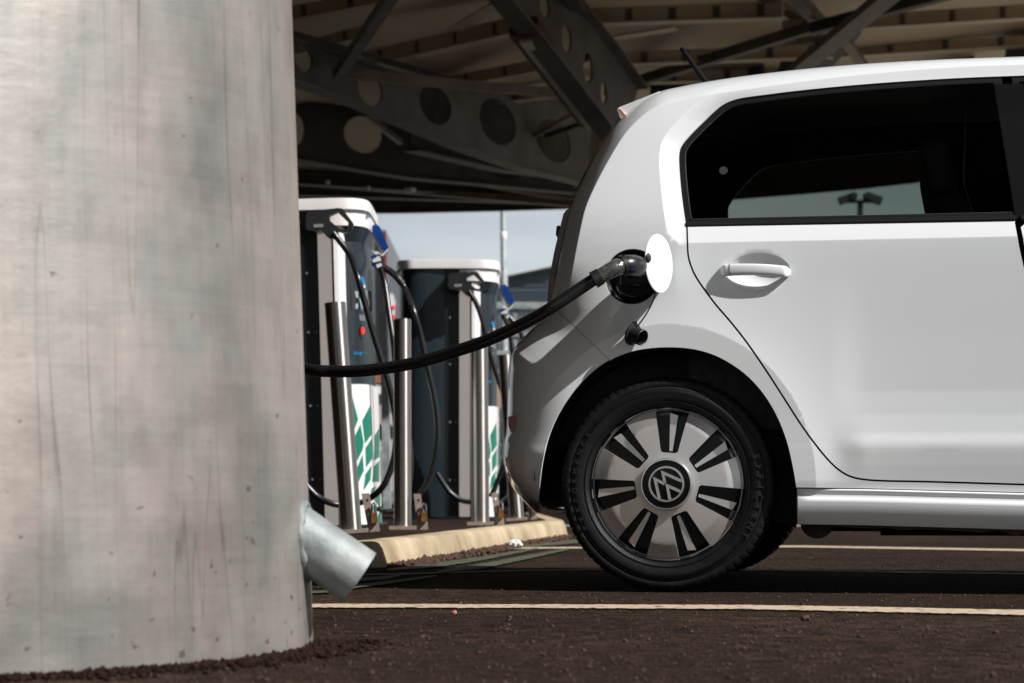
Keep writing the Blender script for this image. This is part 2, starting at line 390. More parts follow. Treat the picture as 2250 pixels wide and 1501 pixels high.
sc_=N.new('ShaderNodeMix'); sc_.data_type='RGBA'; sc_.blend_type='MULTIPLY'; sc_.inputs[0].default_value=1; L.new(rc.outputs[0],sc_.inputs[6]); sc_.inputs[7].default_value=(4.6,4.6,4.6,1)
mx=N.new('ShaderNodeMix'); mx.data_type='RGBA'; L.new(rp.outputs[0],mx.inputs[0]); L.new(sky.outputs[0],mx.inputs[6]); L.new(sc_.outputs[2],mx.inputs[7])
sc_.inputs[7].default_value=(5,5,5,1)
sp_=N.new('ShaderNodeSeparateXYZ'); L.new(tc.outputs['Generated'],sp_.inputs[0])
el=N.new('ShaderNodeMapRange'); el.inputs[1].default_value=.10; el.inputs[2].default_value=.26; el.inputs[3].default_value=1.5; el.inputs[4].default_value=.50; L.new(sp_.outputs[2],el.inputs[0])
vm=N.new('ShaderNodeVectorMath'); vm.operation='SCALE'; L.new(mx.outputs[2],vm.inputs[0]); L.new(el.outputs[0],vm.inputs[3]); L.new(vm.outputs[0],bg.inputs[0]); bg.inputs[1].default_value=.08
S.view_settings.view_transform='Standard'; S.view_settings.look='None'; S.view_settings.gamma=1; S.view_settings.exposure=0.42
# ================================================================== THE CAR (local frame: x = forward, y = inward from the near side, z = up)
YAW=R(10); cy_,sy_=math.cos(YAW),math.sin(YAW); OX,OY=(1465-CX)/F*6.60,6.60
WID=1.62
car=empty('hatchback_car',(OX,OY,0),(0,0,-YAW))
tag(car,'white hatchback parked side-on with a charging cable plugged into its rear quarter','car')
def toUZ(px,py,w):
    px=np.asarray(px,float);py=np.asarray(py,float)
    kx=(px-CX)/F; kz=(HY-py)/F
    u=(kx*(OY+w*cy_)-OX-w*sy_)/(cy_+kx*sy_)
    Y=OY-u*sy_+w*cy_
    return np.stack([u,CH+kz*Y],-1)
ZC=0.2975
# traced contours (photo pixels)
tr_rear=[(1179,1103),(1165,1095),(1146,1078),(1124,1050),(1111,1012),(1113,975),(1118,950),(1120,900),(1122,830),(1129,778),(1150,752),(1178,724),(1206,696),(1212,668),(1219,628),(1229,575),(1241,515),(1256,455),(1282,396),(1312,340),(1345,287),(1378,250),(1412,222),(1450,202),(1500,190),(1560,179),(1640,167),(1760,153),(1900,141),(2060,132),(2250,125)]
front_out=[(1.25,1.478),(1.55,1.462),(1.80,1.40),(2.05,1.25),(2.35,1.045),(2.50,.985),(2.75,.93),(2.98,.84),(3.10,.70),(3.13,.50),(3.10,.30),(3.02,.20)]
tr_dlo=[(1507,495),(1499,440),(1493,380),(1492,338),(1500,316),(1527,285),(1566,248),(1592,228),(1625,216),(1680,208),(1760,198),(1880,186),(2000,177),(2120,170),(2250,165)]
front_dlo=[(1.25,1.392),(1.42,1.375),(1.62,1.27),(1.82,1.14),(2.0,1.015)]
ol_w=.2; dl_w=.06
OUT=None; DLO=None
def smooth(a,b,x): t=np.clip((x-a)/(b-a),0,1); return t*t*(3-2*t)
zt=np.array([0,.20,.28,.30,.345,.395,.408,.42,.44,.48,.55,.70,.85,.95,1.0,2.0])
wt=np.array([.03,.028,.022,.019,.014,.010,.0105,.0135,.018,.0225,.026,.0245,.022,.020,.020,.020])
wt2=np.array([.03,.028,.022,.020,.020,.0205,.021,.021,.0215,.022,.022,.022,.0215,.020,.020,.020])
ARCHF=2.42
def D(P, flare=True):
    P=np.asarray(P,float); u=P[:,0]; z=P[:,1]
    f=smooth(.44,.54,u)*(1-smooth(1.8,1.95,u))
    # smooth the section a little so creases are rounded by the mesh
    w=np.interp(z,zt,wt)*f+np.interp(z,zt,wt2)*(1-f)
    sp0=.035*np.log1p(np.exp(np.clip((z-1.0)/.035,-30,30))); w=w+.26*sp0+.12*sp0**2
    if DLO is not None:
        d=dist_pl(P,DLO,True); ins=inpoly(P,DLO); d=np.where(ins,0,d)
        fr=1-.75*smooth(1.30,1.40,z)
        w=w+.024*fr*np.clip(1-d/.052,0,1)
    for uc in (0.0,ARCHF):
        rr=np.sqrt(((u-uc)/.405)**2+((z-ZC)/.437)**2)
        g=np.where(rr>1,np.exp(-np.clip(rr-1,0,9)/.30),1.0)
        w=w-.020*g+np.where(rr<1,(1-rr)*.012,0)
    # handle scoops
    for (hc,ha,hb) in SCOOPS:
        q2=((u-hc[0])/ha)**2+((z-hc[1])/hb)**2
        w=w+.023*np.clip(1-q2,0,1)**.9
    if OUT is not None:
        s=dist_pl(P,OUT)
        s=np.where(inpoly(P,OUTC),s,0)
        up=smooth(.70,.92,z)*(1-smooth(2.2,2.6,u))
        sc=.060-.024*smooth(.1,.9,u)
        t=np.clip(1-s/sc,0,1); k=1.0-.35*smooth(.0,.9,u)
        wu=.050*(1-np.sqrt(np.clip(1-t*t,0,1)))+k*sc*t+.016*np.exp(-s/.12)
        L=.20; t2=np.clip(1-s/L,0,1); wl=.155*(1-np.sqrt(np.clip(1-t2*t2,0,1)))
        w=w+wu*up+wl*(1-up)
    return w
SCOOPS=[]
def settle(tr, w0=.05, it=4, add=0.0):
    tr=np.array(tr,float); w=np.full(len(tr),w0)
    for _ in range(it):
        uz=toUZ(tr[:,0],tr[:,1],w+add); w=D(uz)
    return uz
rear_s=catmull(tr_rear,6)
uz_r=toUZ(rear_s[:,0],rear_s[:,1],np.interp(rear_s[:,1],[125,700,1100],[.22,.2,.16]))
dl_s=catmull(tr_dlo,6)
belt_px=lambda px: 495+(px-1507)*.0045
for it in range(3):
    top=np.vstack([uz_r,catmull([tuple(uz_r[-1])]+front_out,5)[1:]])
    OUT_new=top
    OUTC_new=np.vstack([top,[[3.02,.0],[-.2,.0]]]); OUTC_new=np.vstack([top,[[3.02,-.2],[uz_r[0,0],-.2]]])
    OUT=OUT_new; OUTC=OUTC_new
    dw=D(toUZ(dl_s[:,0],dl_s[:,1],dl_w))
    dz=toUZ(dl_s[:,0],dl_s[:,1],dw)
    DLO=np.vstack([dz,catmull([tuple(dz[-1])]+front_dlo,5)[1:]])
    h=toUZ(np.array([1667.]),np.array([597.]),.03)[0]; SCOOPS=[(h,.086,.050),((h[0]+1.02,h[1]-.005),.086,.050)]
    ww=D(uz_r); uz_r=toUZ(rear_s[:,0],rear_s[:,1],ww)
OUT=np.vstack([uz_r,catmull([tuple(uz_r[-1])]+front_out,5)[1:]]); OUTC=np.vstack([OUT,[[3.02,-.2],[uz_r[0,0],-.2]]])
# points that follow creases and the rounded edge closely
tt=np.roll(OUT,-1,0)-OUT; tt[-1]=tt[-2]; nn=np.stack([tt[:,1],-tt[:,0]],1); nn/=np.linalg.norm(nn,axis=1)[:,None]+1e-9
OD=resample(OUT,.011); tt=np.gradient(OD,axis=0); nn=np.stack([tt[:,1],-tt[:,0]],1); nn/=np.linalg.norm(nn,axis=1)[:,None]+1e-9
EX=[]
for s in (.0015,.004,.008,.013,.020,.028,.0345,.044): EX.append(OD+nn*s)
scv=.060-.024*smooth(.1,.9,OD[:,0])
for ds in (-.0018,.0018): EX.append(OD+nn*(scv+ds)[:,None])
DD=resample(DLO,.010,True); dn=DD-inset(DD,.01); dn/=np.linalg.norm(dn,axis=1)[:,None]+1e-9
for ds in (.0505,.0535,.012): EX.append(DD+dn*ds)
for uc in (0,ARCHF):
    for q in (.996,1.004): EX.append(circ(uc,ZC,.405*q,200,.437*q))
for (hc,ha,hb) in SCOOPS:
    for q in (1.015,.99,.93,.8,.6): EX.append(circ(hc[0],hc[1],ha*q,70,hb*q))
ux=np.arange(.45,1.95,.012)
for zz in (.408,.420,.395): EX.append(np.stack([ux,np.full(len(ux),zz)],1))
EX=np.vstack(EX)
def gradN(P):
    e=.0012
    gx=(D(P+[e,0])-D(P-[e,0]))/(2*e); gz=(D(P+[0,e])-D(P-[0,e]))/(2*e)
    n=np.stack([gx,-np.ones(len(P)),gz],1); return n/np.linalg.norm(n,axis=1)[:,None]
def panel(name, outer, holes=(), m=None, parent=None, res=.014, woff=0.0, flange=.014, extra=True, Df=None, far=False, coarse=None):
    Df=Df or D
    V2,T=fill2d(outer,holes,res,EX if extra else None)
    w=Df(V2)+woff
    nrm=gradN(V2)
    V=[(p[0],ww,p[1]) for p,ww in zip(V2,w)]
    # faces wound so that they look outward (-y)
    Fc=[]
    for t in T:
        a=V2[t[1]]-V2[t[0]]; b=V2[t[2]]-V2[t[0]]
        Fc.append(t if a[0]*b[1]-a[1]*b[0]>0 else tuple(reversed(t)))
    n=len(V); es={}
    for t in Fc:
        for i in range(len(t)): es[(t[i],t[(i+1)%len(t)])]=1
    bd=[(a,b) for (a,b) in es if (b,a) not in es]
    bl={}
    nn_=[tuple(x) for x in nrm] if nrm is not None else None
    if flange:
        loopv=sorted(set([a for a,b in bd]+[b for a,b in bd])); 
        # in-plane inward direction of each boundary vertex
        inw={k:np.zeros(2) for k in loopv}
        for a,b in bd:
            d=V2[b]-V2[a]; d=d/(np.linalg.norm(d)+1e-12); q=np.array([-d[1],d[0]])
            inw[a]+=q; inw[b]+=q
        ring=[]
        for dd,(di,dw) in enumerate(((0,0),(-.0008,.0014),(-.0008,flange))):
            mp={}
            for k in loopv:
                q=inw[k]/(np.linalg.norm(inw[k])+1e-9)
                p=V2[k]-q*0+q*di*-0 
                mp[k]=len(V); V.append((V2[k][0]-q[0]*(-di)*-1*0 - 0, V[k][1]+dw, V2[k][1]))
                if nn_ is not None:
                    base=np.array(nn_[k]); side=np.array([-q[0],0,-q[1]])
                    f=(0.0,.6,1.0)[dd]; v=base*(1-f)+side*f; v/=np.linalg.norm(v)+1e-9; nn_.append(tuple(v))
            ring.append(mp)
        seq=ring[1:]
        prev={k:k for k in loopv}
        for mp in seq:
            for a,b in bd: Fc.append((prev[b],prev[a],mp[a],mp[b]))
            prev=mp
    if far:
        V=[(x,WID-y,z) for (x,y,z) in V]; Fc=[tuple(reversed(f)) for f in Fc]
        if nn_ is not None: nn_=[(a,-b,c) for (a,b,c) in nn_]
    me=bpy.data.meshes.new(name); me.from_pydata(V,[],Fc); me.update()
    o=link(name,me,m,parent)
    if nn_ is not None and len(nn_)==len(me.vertices): me.normals_split_custom_set_from_vertices(nn_)
    return o

# --- contours of the panels in (u,z)
arch_px=[(1183,1103),(1187,1060),(1194,1010),(1208,955),(1232,903),(1265,856),(1305,815),(1350,786),(1402,769),(1465,763),(1528,768),(1582,786),(1635,820),(1675,862),(1706,912),(1729,970),(1743,1030),(1750,1072)]
arch=settle(catmull(arch_px,4))
archR_low=settle([(1751,1100),(1752,1130),(1752,1151)])
split=settle([(1206,696),(1222,681),(1244,699),(1290,743),(1342,793)])   # bumper to quarter panel joint
door_px=[(1507,495),(1508,530),(1510,562),(1518,590),(1530,614),(1548,640),(1572,672),(1604,709),(1640,755),(1682,816),(1722,878),(1758,934),(1790,978),(1818,1012),(1843,1035),(1868,1049),(1900,1056),(1950,1059),(2050,1061),(2250,1067)]
door_l=settle(catmull(door_px,4))
UB2=toUZ(np.array([2236.,2243.,2254.,2264.,2270.,2274.]),np.array([498.,540.,590.,700.,900.,1067.]),.03)
BOT=door_l[-1,1]; FE=1.97
hole=np.vstack([door_l, [[FE-.12,BOT-.004],[FE-.04,BOT+.02],[FE,BOT+.10],[FE+.02,.7],[FE+.035,1.01]], DLO[::-1]])
# remove duplicate points
def dedup(P,e=.0012):
    P=np.asarray(P); o=[P[0]]
    for p in P[1:]:
        if np.linalg.norm(p-o[-1])>e: o.append(p)
    if np.linalg.norm(o[0]-o[-1])<e: o.pop()
    return np.array(o)
hole=dedup(resample(hole,.012,True))
sill_top=settle([(1750,1071),(1900,1073),(2250,1082)],)
SZ=lambda u: np.interp(u,[sill_top[0,0],sill_top[1,0],sill_top[2,0],2.0],[sill_top[0,1],sill_top[1,1],sill_top[2,1],sill_top[2,1]-.004])
front_arch=np.array([(ARCHF+.375*math.cos(a),ZC+.375*math.sin(a)) for a in np.linspace(math.pi*1.02,-.12,40)])
i_split=int(np.argmin(np.linalg.norm(OUT-split[0],axis=1)))
j_arch=int(np.argmin(np.linalg.norm(arch-split[-1],axis=1)))
body_out=np.vstack([OUT[i_split:], front_arch[::-1], [[ARCHF-.39,SZ(2.0)]], sill_top[::-1], arch[j_arch:][::-1], split[1:][::-1]])
body_out=dedup(resample(body_out,.012,True))
port_c=toUZ(np.array([1391.]),np.array([609.]),.035)[0]; PR=.0765
port=circ(port_c[0],port_c[1],PR,56,PR*1.0)
body=panel('body',body_out,[hole,port],M['paint'],car,res=.013)
body['label']='white body side with quarter panel and roof edge'
panel('body',body_out,[hole],M['paint'],car,res=.03,far=True,extra=False)
# rear bumper
bump_out=dedup(resample(np.vstack([OUT[:i_split+1], inset(split,0)[1:], arch[:j_arch+1][::-1]]),.010,True))
bump_in=inset(bump_out,.0015)
bumper=panel('rear_bumper',bump_in,(),M['paint'],car,res=.011)
# cross strips over roof and ends
def strip(name, i0, i1, m, parent=car, K=14, push=0.0):
    P=OUT[i0:i1+1]; w0=D(P)+.001
    V=[];Fc=[]
    n=len(P)
    cen=np.array([1.3,.7])
    tg=np.gradient(P,axis=0); nr=np.stack([-tg[:,1],tg[:,0]],1); nr/=np.linalg.norm(nr,axis=1)[:,None]+1e-9
    for k in range(K+1):
        t=k/K; b=4*t*(1-t); b=b**.8
        for p,ww,q in zip(P,w0,nr):
            amt=(.035 if abs(q[1])>.8 else .07)*b
            V.append((p[0]+q[0]*amt, ww+(WID-2*ww)*t, p[1]+q[1]*amt))
    for k in range(K):
        for i in range(n-1):
            a=k*n+i; Fc.append((a,a+1,a+n+1,a+n))
    return mesh(name,V,Fc,m,parent)
def idx(px,py): 
    q=toUZ(np.array([float(px)]),np.array([float(py)]),.2)[0]; return int(np.argmin(np.linalg.norm(OUT-q,axis=1)))
i_top=idx(1412,222); i_g0=idx(1345,287); i_g1=idx(1219,628)
iu=lambda u: int(np.argmin(np.abs(OUT[:,0]-u)+ (OUT[:,1]<.6)*9))
strip('bumper_face',0,i_split,M['paint'],bumper)
tailgate=strip('tailgate',i_g0,i_top,M['paint'])
strip('lower_panel',i_split,i_g1,M['paint'],tailgate)
strip('rear_window',i_g1,i_g0,M['gloss_black'],tailgate)
strip('roof',i_top,iu(1.55),M['paint'])
strip('windscreen',iu(1.55),iu(2.35),M['glass'])
strip('bonnet',iu(2.35),iu(2.98),M['paint'])
strip('front_bumper',iu(2.98),len(OUT)-1,M['paint'])
# inner dark shell so that gaps read black
def Din(P): return D(P)+.035
inner_out=dedup(resample(inset(resample(np.vstack([OUT[2:-2],front_arch[::-1],[[ARCHF-.39,.22]],[[.38,.22]],arch[::-1]]),.02,True),.012),.03,True),.004)
hole_in=dedup(resample(inset(DLO,.012),.03,True),.004)
pin=circ(port_c[0],port_c[1],PR*1.25,28)
panel('inner_shell',inner_out,[hole_in,pin],M['void'],car,res=.06,Df=Din,flange=0,extra=False)
panel('inner_shell',inner_out,[hole_in],M['void'],car,res=.06,Df=Din,flange=0,extra=False,far=True)
# doors
def rev(a): return np.asarray(a)[::-1]
beltL=settle([(1507,495)])[0]
belt=np.stack([np.linspace(beltL[0],1.99,60),np.linspace(beltL[1],beltL[1]-.004,60)],1)
ubx=UB2[0,0]
b1=belt[belt[:,0]<ubx]
rd=np.vstack([door_l[1:][door_l[1:,0]<UB2[-1,0]], UB2[::-1], b1[::-1]])
rd=inset(dedup(resample(rd,.010,True)),.0052)
rear_door=panel('rear_door',rd,(),M['paint'],car,res=.0125)
g=.007
fb=belt[belt[:,0]>ubx+.012]
fd=np.vstack([(UB2+[g,0]), [[FE-.12,BOT],[FE-.05,BOT+.02],[FE-.01,BOT+.10],[FE+.01,.7],[FE+.02,1.0]], fb[::-1]])
fd=inset(dedup(resample(fd,.014,True)),.002)
front_door=panel('front_door',fd,(),M['paint'],car,res=.016)
rdf=panel('rear_door',rd,(),M['paint'],car,res=.04,far=True,extra=False); fdf=panel('front_door',fd,(),M['paint'],car,res=.04,far=True,extra=False)
# window seals and glass: rear window = left of the sloping pillar line
pil_px=[(2186,150),(2236,500)]
PL=toUZ(np.array([2186.,2236.]),np.array([160.,500.]),.12)
def xpil(z,off=0): return np.interp(z,[PL[1,1],PL[0,1]],[PL[1,0],PL[0,0]])+off
zb=beltL[1]+.003
DR=resample(DLO,.008,True)
def clip_poly(P,side,off):
    """keep the part of the window opening left (-1) or right (+1) of the pillar line"""
    P=np.asarray(P); x=P[:,0]-xpil(P[:,1],off); keep=x*side>0
    Q=P[keep]
    # reorder so that the cut is one straight edge
    k=np.where(~keep & np.roll(keep,-1))[0]
    s=(k[0]+1)%len(P) if len(k) else 0
    Q=np.roll(P,-s,0); kq=np.roll(keep,-s); return Q[kq]
dl_in=inset(DR,.0165)
seal_hole=clip_poly(dl_in,-1,0.0); seal_out=clip_poly(inset(DR,.001),-1,.024)
def close(Q,e=.008): return dedup(resample(Q,e,True),.0015)
def Dseal(P): return D(P)+.004
def Dglass(P): 
    return D(P)+.012
sh=seal_hole.copy(); sh[:,1]=np.maximum(sh[:,1],zb+.008)
sh=close(sh); so_=close(seal_out)
seal=panel('window_seal',so_,[sh],M['trim'],rear_door,res=.012,Df=Dseal,flange=.012,extra=False)
gl=panel('window_glass',inset(sh,-.004),(),M['glass'],rear_door,res=.03,Df=Dglass,flange=0,extra=False)
lip=close(inset(sh,-.001)); lipi=inset(lip,.0028)
lipo=panel('glass_edge',lip,[lipi],mat('seal_lip',(.05,.05,.052),.25),rear_door,res=.02,Df=lambda P:D(P)+.0055,flange=.004,extra=False)
# ceramic dots / film button and scratch on the glass
bt=settle([(1589,374)])[0]
panel('glass_stud',circ(bt[0],bt[1],.0115,18),(),mat('grey_stud',(.035,.036,.038),.4),rear_door,res=.02,Df=lambda P:D(P)+.006,flange=.004,extra=False)
so2=close(clip_poly(inset(DR,.001),1,.042)); sh2=clip_poly(dl_in,1,.062); sh2[:,1]=np.maximum(sh2[:,1],zb+.008); sh2=close(sh2)
panel('window_seal',so2,[sh2],M['trim'],front_door,res=.02,Df=Dseal,flange=.012,extra=False)
panel('window_glass',inset(sh2,-.004),(),M['glass'],front_door,res=.05,Df=Dglass,flange=0,extra=False)
for nm,a,b_,par in (('r',so_,sh,rdf),('f',so2,sh2,fdf)):
    panel('window_seal',a,[b_],M['trim'],par,res=.04,Df=Dseal,flange=.012,extra=False,far=True)
    panel('window_glass',inset(b_,-.004),(),M['glass'],par,res=.06,Df=Dglass,flange=0,extra=False,far=True)
def cover(o0,o1,par,woff):
    zz=np.linspace(zb-.002,np.interp(ubx,DLO[:,0][:len(dz)],DLO[:,1][:len(dz)])-.001 if False else 1.389,40)
    L_=np.stack([xpil(zz,o0),zz],1); R_=np.stack([xpil(zz,o1),zz],1)
    return panel('pillar_cover',dedup(resample(np.vstack([L_,R_[::-1]]),.01,True)),(),M['pcover'],par,res=.012,Df=lambda P:D(P)+woff,flange=.01,extra=False)
cover(-.004,.0335,rear_door,.001); cover(.0325,.072,front_door,.0032)
# belt moulding along the bottom of the window
def prof_strip(name, us, zs, prof, m, parent):
    """prof: list of (dz, dw) swept along u"""
    V=[];Fc=[];n=len(prof)
    for u,z in zip(us,zs):
        for dz,dw in prof:
            w=D(np.array([[u,z]]))[0]; V.append((u,w+dw,z+dz))
    for i in range(len(us)-1):
        for k in range(n-1):
            a=i*n+k; Fc.append((a,a+1,a+n+1,a+n))
    return mesh(name,V,Fc,m,parent,True,40)
us=np.linspace(beltL[0]+.002,ubx-.002,50)
prof_strip('belt_moulding',us,np.full(50,beltL[1]),[(.010,.01),(.0105,.0),(.008,-.004),(0,-.0055),(-.004,-.004),(-.006,.0),(-.006,.006)],M['trim'],rear_door)
us=np.linspace(ubx+.01,1.97,40)
prof_strip('belt_moulding',us,np.full(40,beltL[1]),[(.010,.01),(.0105,.0),(.008,-.004),(0,-.0055),(-.004,-.004),(-.006,.0),(-.006,.006)],M['trim'],front_door)
# door handles
def handle(hc,parent):
    a=toUZ(np.array([1579.,1737.]),np.array([597.,597.]),.0); dx=hc[0]-toUZ(np.array([1667.]),np.array([597.]),.03)[0][0]
    x0,x1=a[0,0]+dx,a[1,0]+dx; zc=hc[1]+.003; n=40;m_=20;V=[];Fc=[]
    for i in range(n+1):
        t=i/n; x=x0+(x1-x0)*(.5-.5*math.cos(math.pi*t))
        e=min(1,math.sqrt(max(0,1-(1-min((x-x0),(x1-x))/.016)**2)) if min(x-x0,x1-x)<.016 else 1)
        tt_=(x-x0)/(x1-x0)
        out=.001+.0135*float(smooth(0,.09,min(tt_,1-tt_)))+.010*math.sin(math.pi*tt_)**.7
        hh=(.0165-.0012*tt_)*max(e,.02); zc2=zc+.0015-.005*(tt_-.35)**2*4-.001
        th=.0085*max(e,.02)
        for k in range(m_):
            aa=2*math.pi*k/m_; ca,sa=math.cos(aa),math.sin(aa)
            ca=math.copysign(abs(ca)**.75,ca); sa=math.copysign(abs(sa)**.75,sa)
            V.append((x, .020-out+th*sa*(1.0), zc2+hh*ca))
    for i in range(n):
        for k in range(m_):
            k2=(k+1)%m_; Fc.append((i*m_+k,i*m_+k2,(i+1)*m_+k2,(i+1)*m_+k))
    Fc.append(tuple(range(m_))); Fc.append(tuple(reversed(range(n*m_,n*m_+m_))))
    V2=MB(); V2.add(V,Fc)
    # feet joining it to the door
    o=mesh('door_handle',V2.V,V2.F,M['paint'],parent,True)
    # the lock cover joint: thin dark ring
    xj=x0+.030; rg=MB(); P=[]
    for k in range(m_+1):
        aa=2*math.pi*k/m_; ca,sa=math.cos(aa),math.sin(aa); ca=math.copysign(abs(ca)**.75,ca); sa=math.copysign(abs(sa)**.75,sa)
        tt_=.19; out=.0145+.010*math.sin(math.pi*tt_)**.7
        P.append((xj,.020-out+.0086*sa,zc+.0015-.0015+.0163*ca))
    rg.tube(P,.0007,6); rg.build('handle_joint',M['void'],parent)
    return o
handle(SCOOPS[0][0],rear_door); handle(SCOOPS[1][0],front_door)
# sill
sp=[(.0,.016),(-.001,.006),(-.004,.003),(-.008,.0035),(-.014,.0065),(-.021,.0065),(-.0255,.002),(-.030,-.003),(-.036,-.0035),(-.060,.002),(-.085,.012),(-.0975,.020),(-.099,.035)]
us=np.concatenate([[sill_top[0,0]+.001],np.linspace(sill_top[0,0]+.004,ARCHF-.40,60)]); V=[];Fc=[];n=len(sp)
for i,u in enumerate(us):
    for dz,dw in sp: V.append((u,.004+dw+(.004 if i==0 else 0),SZ(u)-.002+dz))
for i in range(len(us)-1):
    for k in range(n-1): a=i*n+k; Fc.append((a,a+n,a+n+1,a+1))
b0=len(V)
for k in range(n): V.append((us[0],.06,V[k][2]))
for k in range(n-1): Fc.append((k,k+1,b0+k+1,b0+k))
sill=mesh('sill',V,Fc,M['paint'],car,True,50)
mesh('sill',[(x,WID-y,z) for x,y,z in V],[tuple(reversed(f)) for f in Fc],M['paint'],car,True,50)
# pinch weld hanging below the sill, rusty ragged
mb=MB(); x=.45; pts=[]
while x<1.95:
    pts.append((x,-.004-.008*random.random() if random.random()<.6 else -.016)); x+=random.uniform(.02,.10)
zsb=lambda u:SZ(u)-.100
for (xa,da),(xb,db) in zip(pts[:-1],pts[1:]):
    mb.add([(xa,.05,zsb(xa)+.02),(xb,.05,zsb(xb)+.02),(xb,.05,zsb(xb)+db),(xa,.05,zsb(xa)+da)],[(0,3,2,1)])
    mb.add([(xa,.056,zsb(xa)+.02),(xb,.056,zsb(xb)+.02),(xb,.056,zsb(xb)+db),(xa,.056,zsb(xa)+da)],[(0,1,2,3)])
mb.build('weld_flange',M['rust'],sill,False)
# underbody: floor tray and the round bush plate near the wheel
mb=MB(); mb.box((1.32,.81,.235),(1.50,1.05,.162)); mb.box((.50,.81,.24),(.16,1.0,.15)); mb.box((-.25,.81,.33),(.30,1.2,.16)); mb.box((.2,.81,.42),(.8,.9,.3)); mb.box((2.5,.81,.45),(.8,.9,.4))
mb.build('underbody',M['void'],car,False)
bu=toUZ(np.array([1795.]),np.array([1150.]),.20)[0]
mb=MB(); mb.lathe([(0,.0),(0,.035),(.004,.045),(.012,.047),(.03,.047)],40,'y',(bu[0],.20,bu[1]+.004)); mb.build('trailing_arm_bush',mat('dusty_steel',(.06,.055,.052),.7,.2,var=.3,vscale=50),car)
# wheel arch liners
def liner(uc,far=False):
    V=[];Fc=[];n=40
    for j,w_ in enumerate((.03,.25)):
        for i in range(n+1):
            a=math.pi*1.0-(math.pi*1.12)*i/n; r=.372-(.0 if j==0 else .012)
            V.append((uc+r*math.cos(a),w_,ZC+.01+r*math.sin(a)))
    for i in range(n): Fc.append((i,i+1,n+2+i,n+1+i))
    k=len(V); V.append((uc,.25,ZC)); 
    for i in range(n): Fc.append((n+1+i,n+2+i,k))
    if far: V=[(x,WID-y,z) for x,y,z in V]
    return mesh('arch_liner',V,Fc,M['liner'],car,True,40)
for uc in (0,ARCHF): liner(uc); liner(uc,True)
# charge socket recess
def pw(px,py,w_): 
    q=toUZ(np.array([float(px)]),np.array([float(py)]),w_)[0]; return Vector((q[0],w_,q[1]))
pcw=D(np.array([port_c+[0.09,0]]))[0]
mb=MB(); cz=(port_c[0],pcw,port_c[1])
pr=[(.0,PR+.004),(.006,PR+.001),(.012,PR-.004),(.05,PR-.012),(.062,PR-.03),(.064,.001)]
V=[];Fc=[];n=56
for h,r in pr:
    for k in range(n):
        a=2*math.pi*k/n; x=port_c[0]+r*math.cos(a); z=port_c[1]+r*math.sin(a)
        base=D(np.array([[x,z]]))[0] if h<.01 else pcw
        V.append((x,base+h+.001,z))
for i in range(len(pr)-1):
    for k in range(n): k2=(k+1)%n; Fc.append((i*n+k,i*n+k2,(i+1)*n+k2,(i+1)*n+k))
socket=mesh('charge_socket',V,Fc,M['black_plastic'],car,True,50)
# inner well ridges and the CCS cover shape low in the recess
mb=MB()
P=[(port_c[0]+.046*math.cos(a),pcw+.030,port_c[1]-.020+.032*math.sin(a)) for a in np.linspace(math.pi*1.05,math.pi*1.95,20)]; mb.tube(P,.0035,8)
P=[(port_c[0]+.028*math.cos(a),pcw+.040,port_c[1]-.030+.012*math.sin(a)) for a in np.linspace(0,math.pi,14)]; mb.tube(P,.003,8)
mb.tube([(port_c[0]-.035,pcw+.03,port_c[1]+.005),(port_c[0]-.037,pcw+.03,port_c[1]-.02)],.002,6)
mb.build('socket_ridge',M['gloss_black'],socket)
# the flap: round disc, swung open on the front edge
fc=pw(1450,579,-.066)
flap_r=.080
beta=R(69)
# disc frame: e1 in-plane horizontal, e2 in-plane up (slightly tilted), nf normal facing forward and outward
nf=Vector((math.sin(beta),-math.cos(beta),.02)).normalized()
e2=(Vector((.0,0,1))).normalized(); e2=(e2-nf*e2.dot(nf)).normalized(); e1=e2.cross(nf)
e2=(e2*math.cos(R(9))+e1*math.sin(R(9))*-1).normalized(); 
# photo: top leans left, bottom leans right
lean=Vector((-.10,0,1)).normalized(); e2=(lean-nf*lean.dot(nf)).normalized(); e1=e2.cross(nf)
V=[];Fc=[];n=48
prf=[(0.0,.0005),(.0,flap_r*.6),(-.0008,flap_r*.9),(-.0018,flap_r-.001),(-.003,flap_r),(-.0048,flap_r-.0006),(-.005,flap_r*.5),(-.005,.0005)]
for h,r in prf:
    for k in range(n):
        a=2*math.pi*k/n; V.append(fc+e1*(r*math.cos(a))+e2*(r*math.sin(a))+nf*h)
for i in range(len(prf)-1):
    for k in range(n): k2=(k+1)%n; Fc.append((i*n+k,(i+1)*n+k,(i+1)*n+k2,i*n+k2))
flap=mesh('charge_flap',V,[tuple(reversed(f)) for f in Fc],M['paint'],car,True,40)
mb=MB(); mb.bar(pw(1416,566,.012),pw(1434,563,-.045),.004,.024,(0,0,1)); mb.build('hinge_arm',mat('hinge_plastic',(.10,.11,.11),.5),flap)
ft=pw(1433,567,-.075); 
mb=MB(); mb.lathe([(-.004,.0005),(-.003,.010),(.0,.013),(.003,.0005)],20,'y',(0,0,0)); q=nf.to_track_quat('-Y','Z').to_matrix()
V=[fc+e1*(flap_r-.012)*(-1 if (fc+e1*flap_r).x>fc.x else 1)+e2*.012+nf*.0016+q@Vector(v) for v in mb.V]; mesh('flap_catch',V,mb.F,M['black_plastic'],flap)
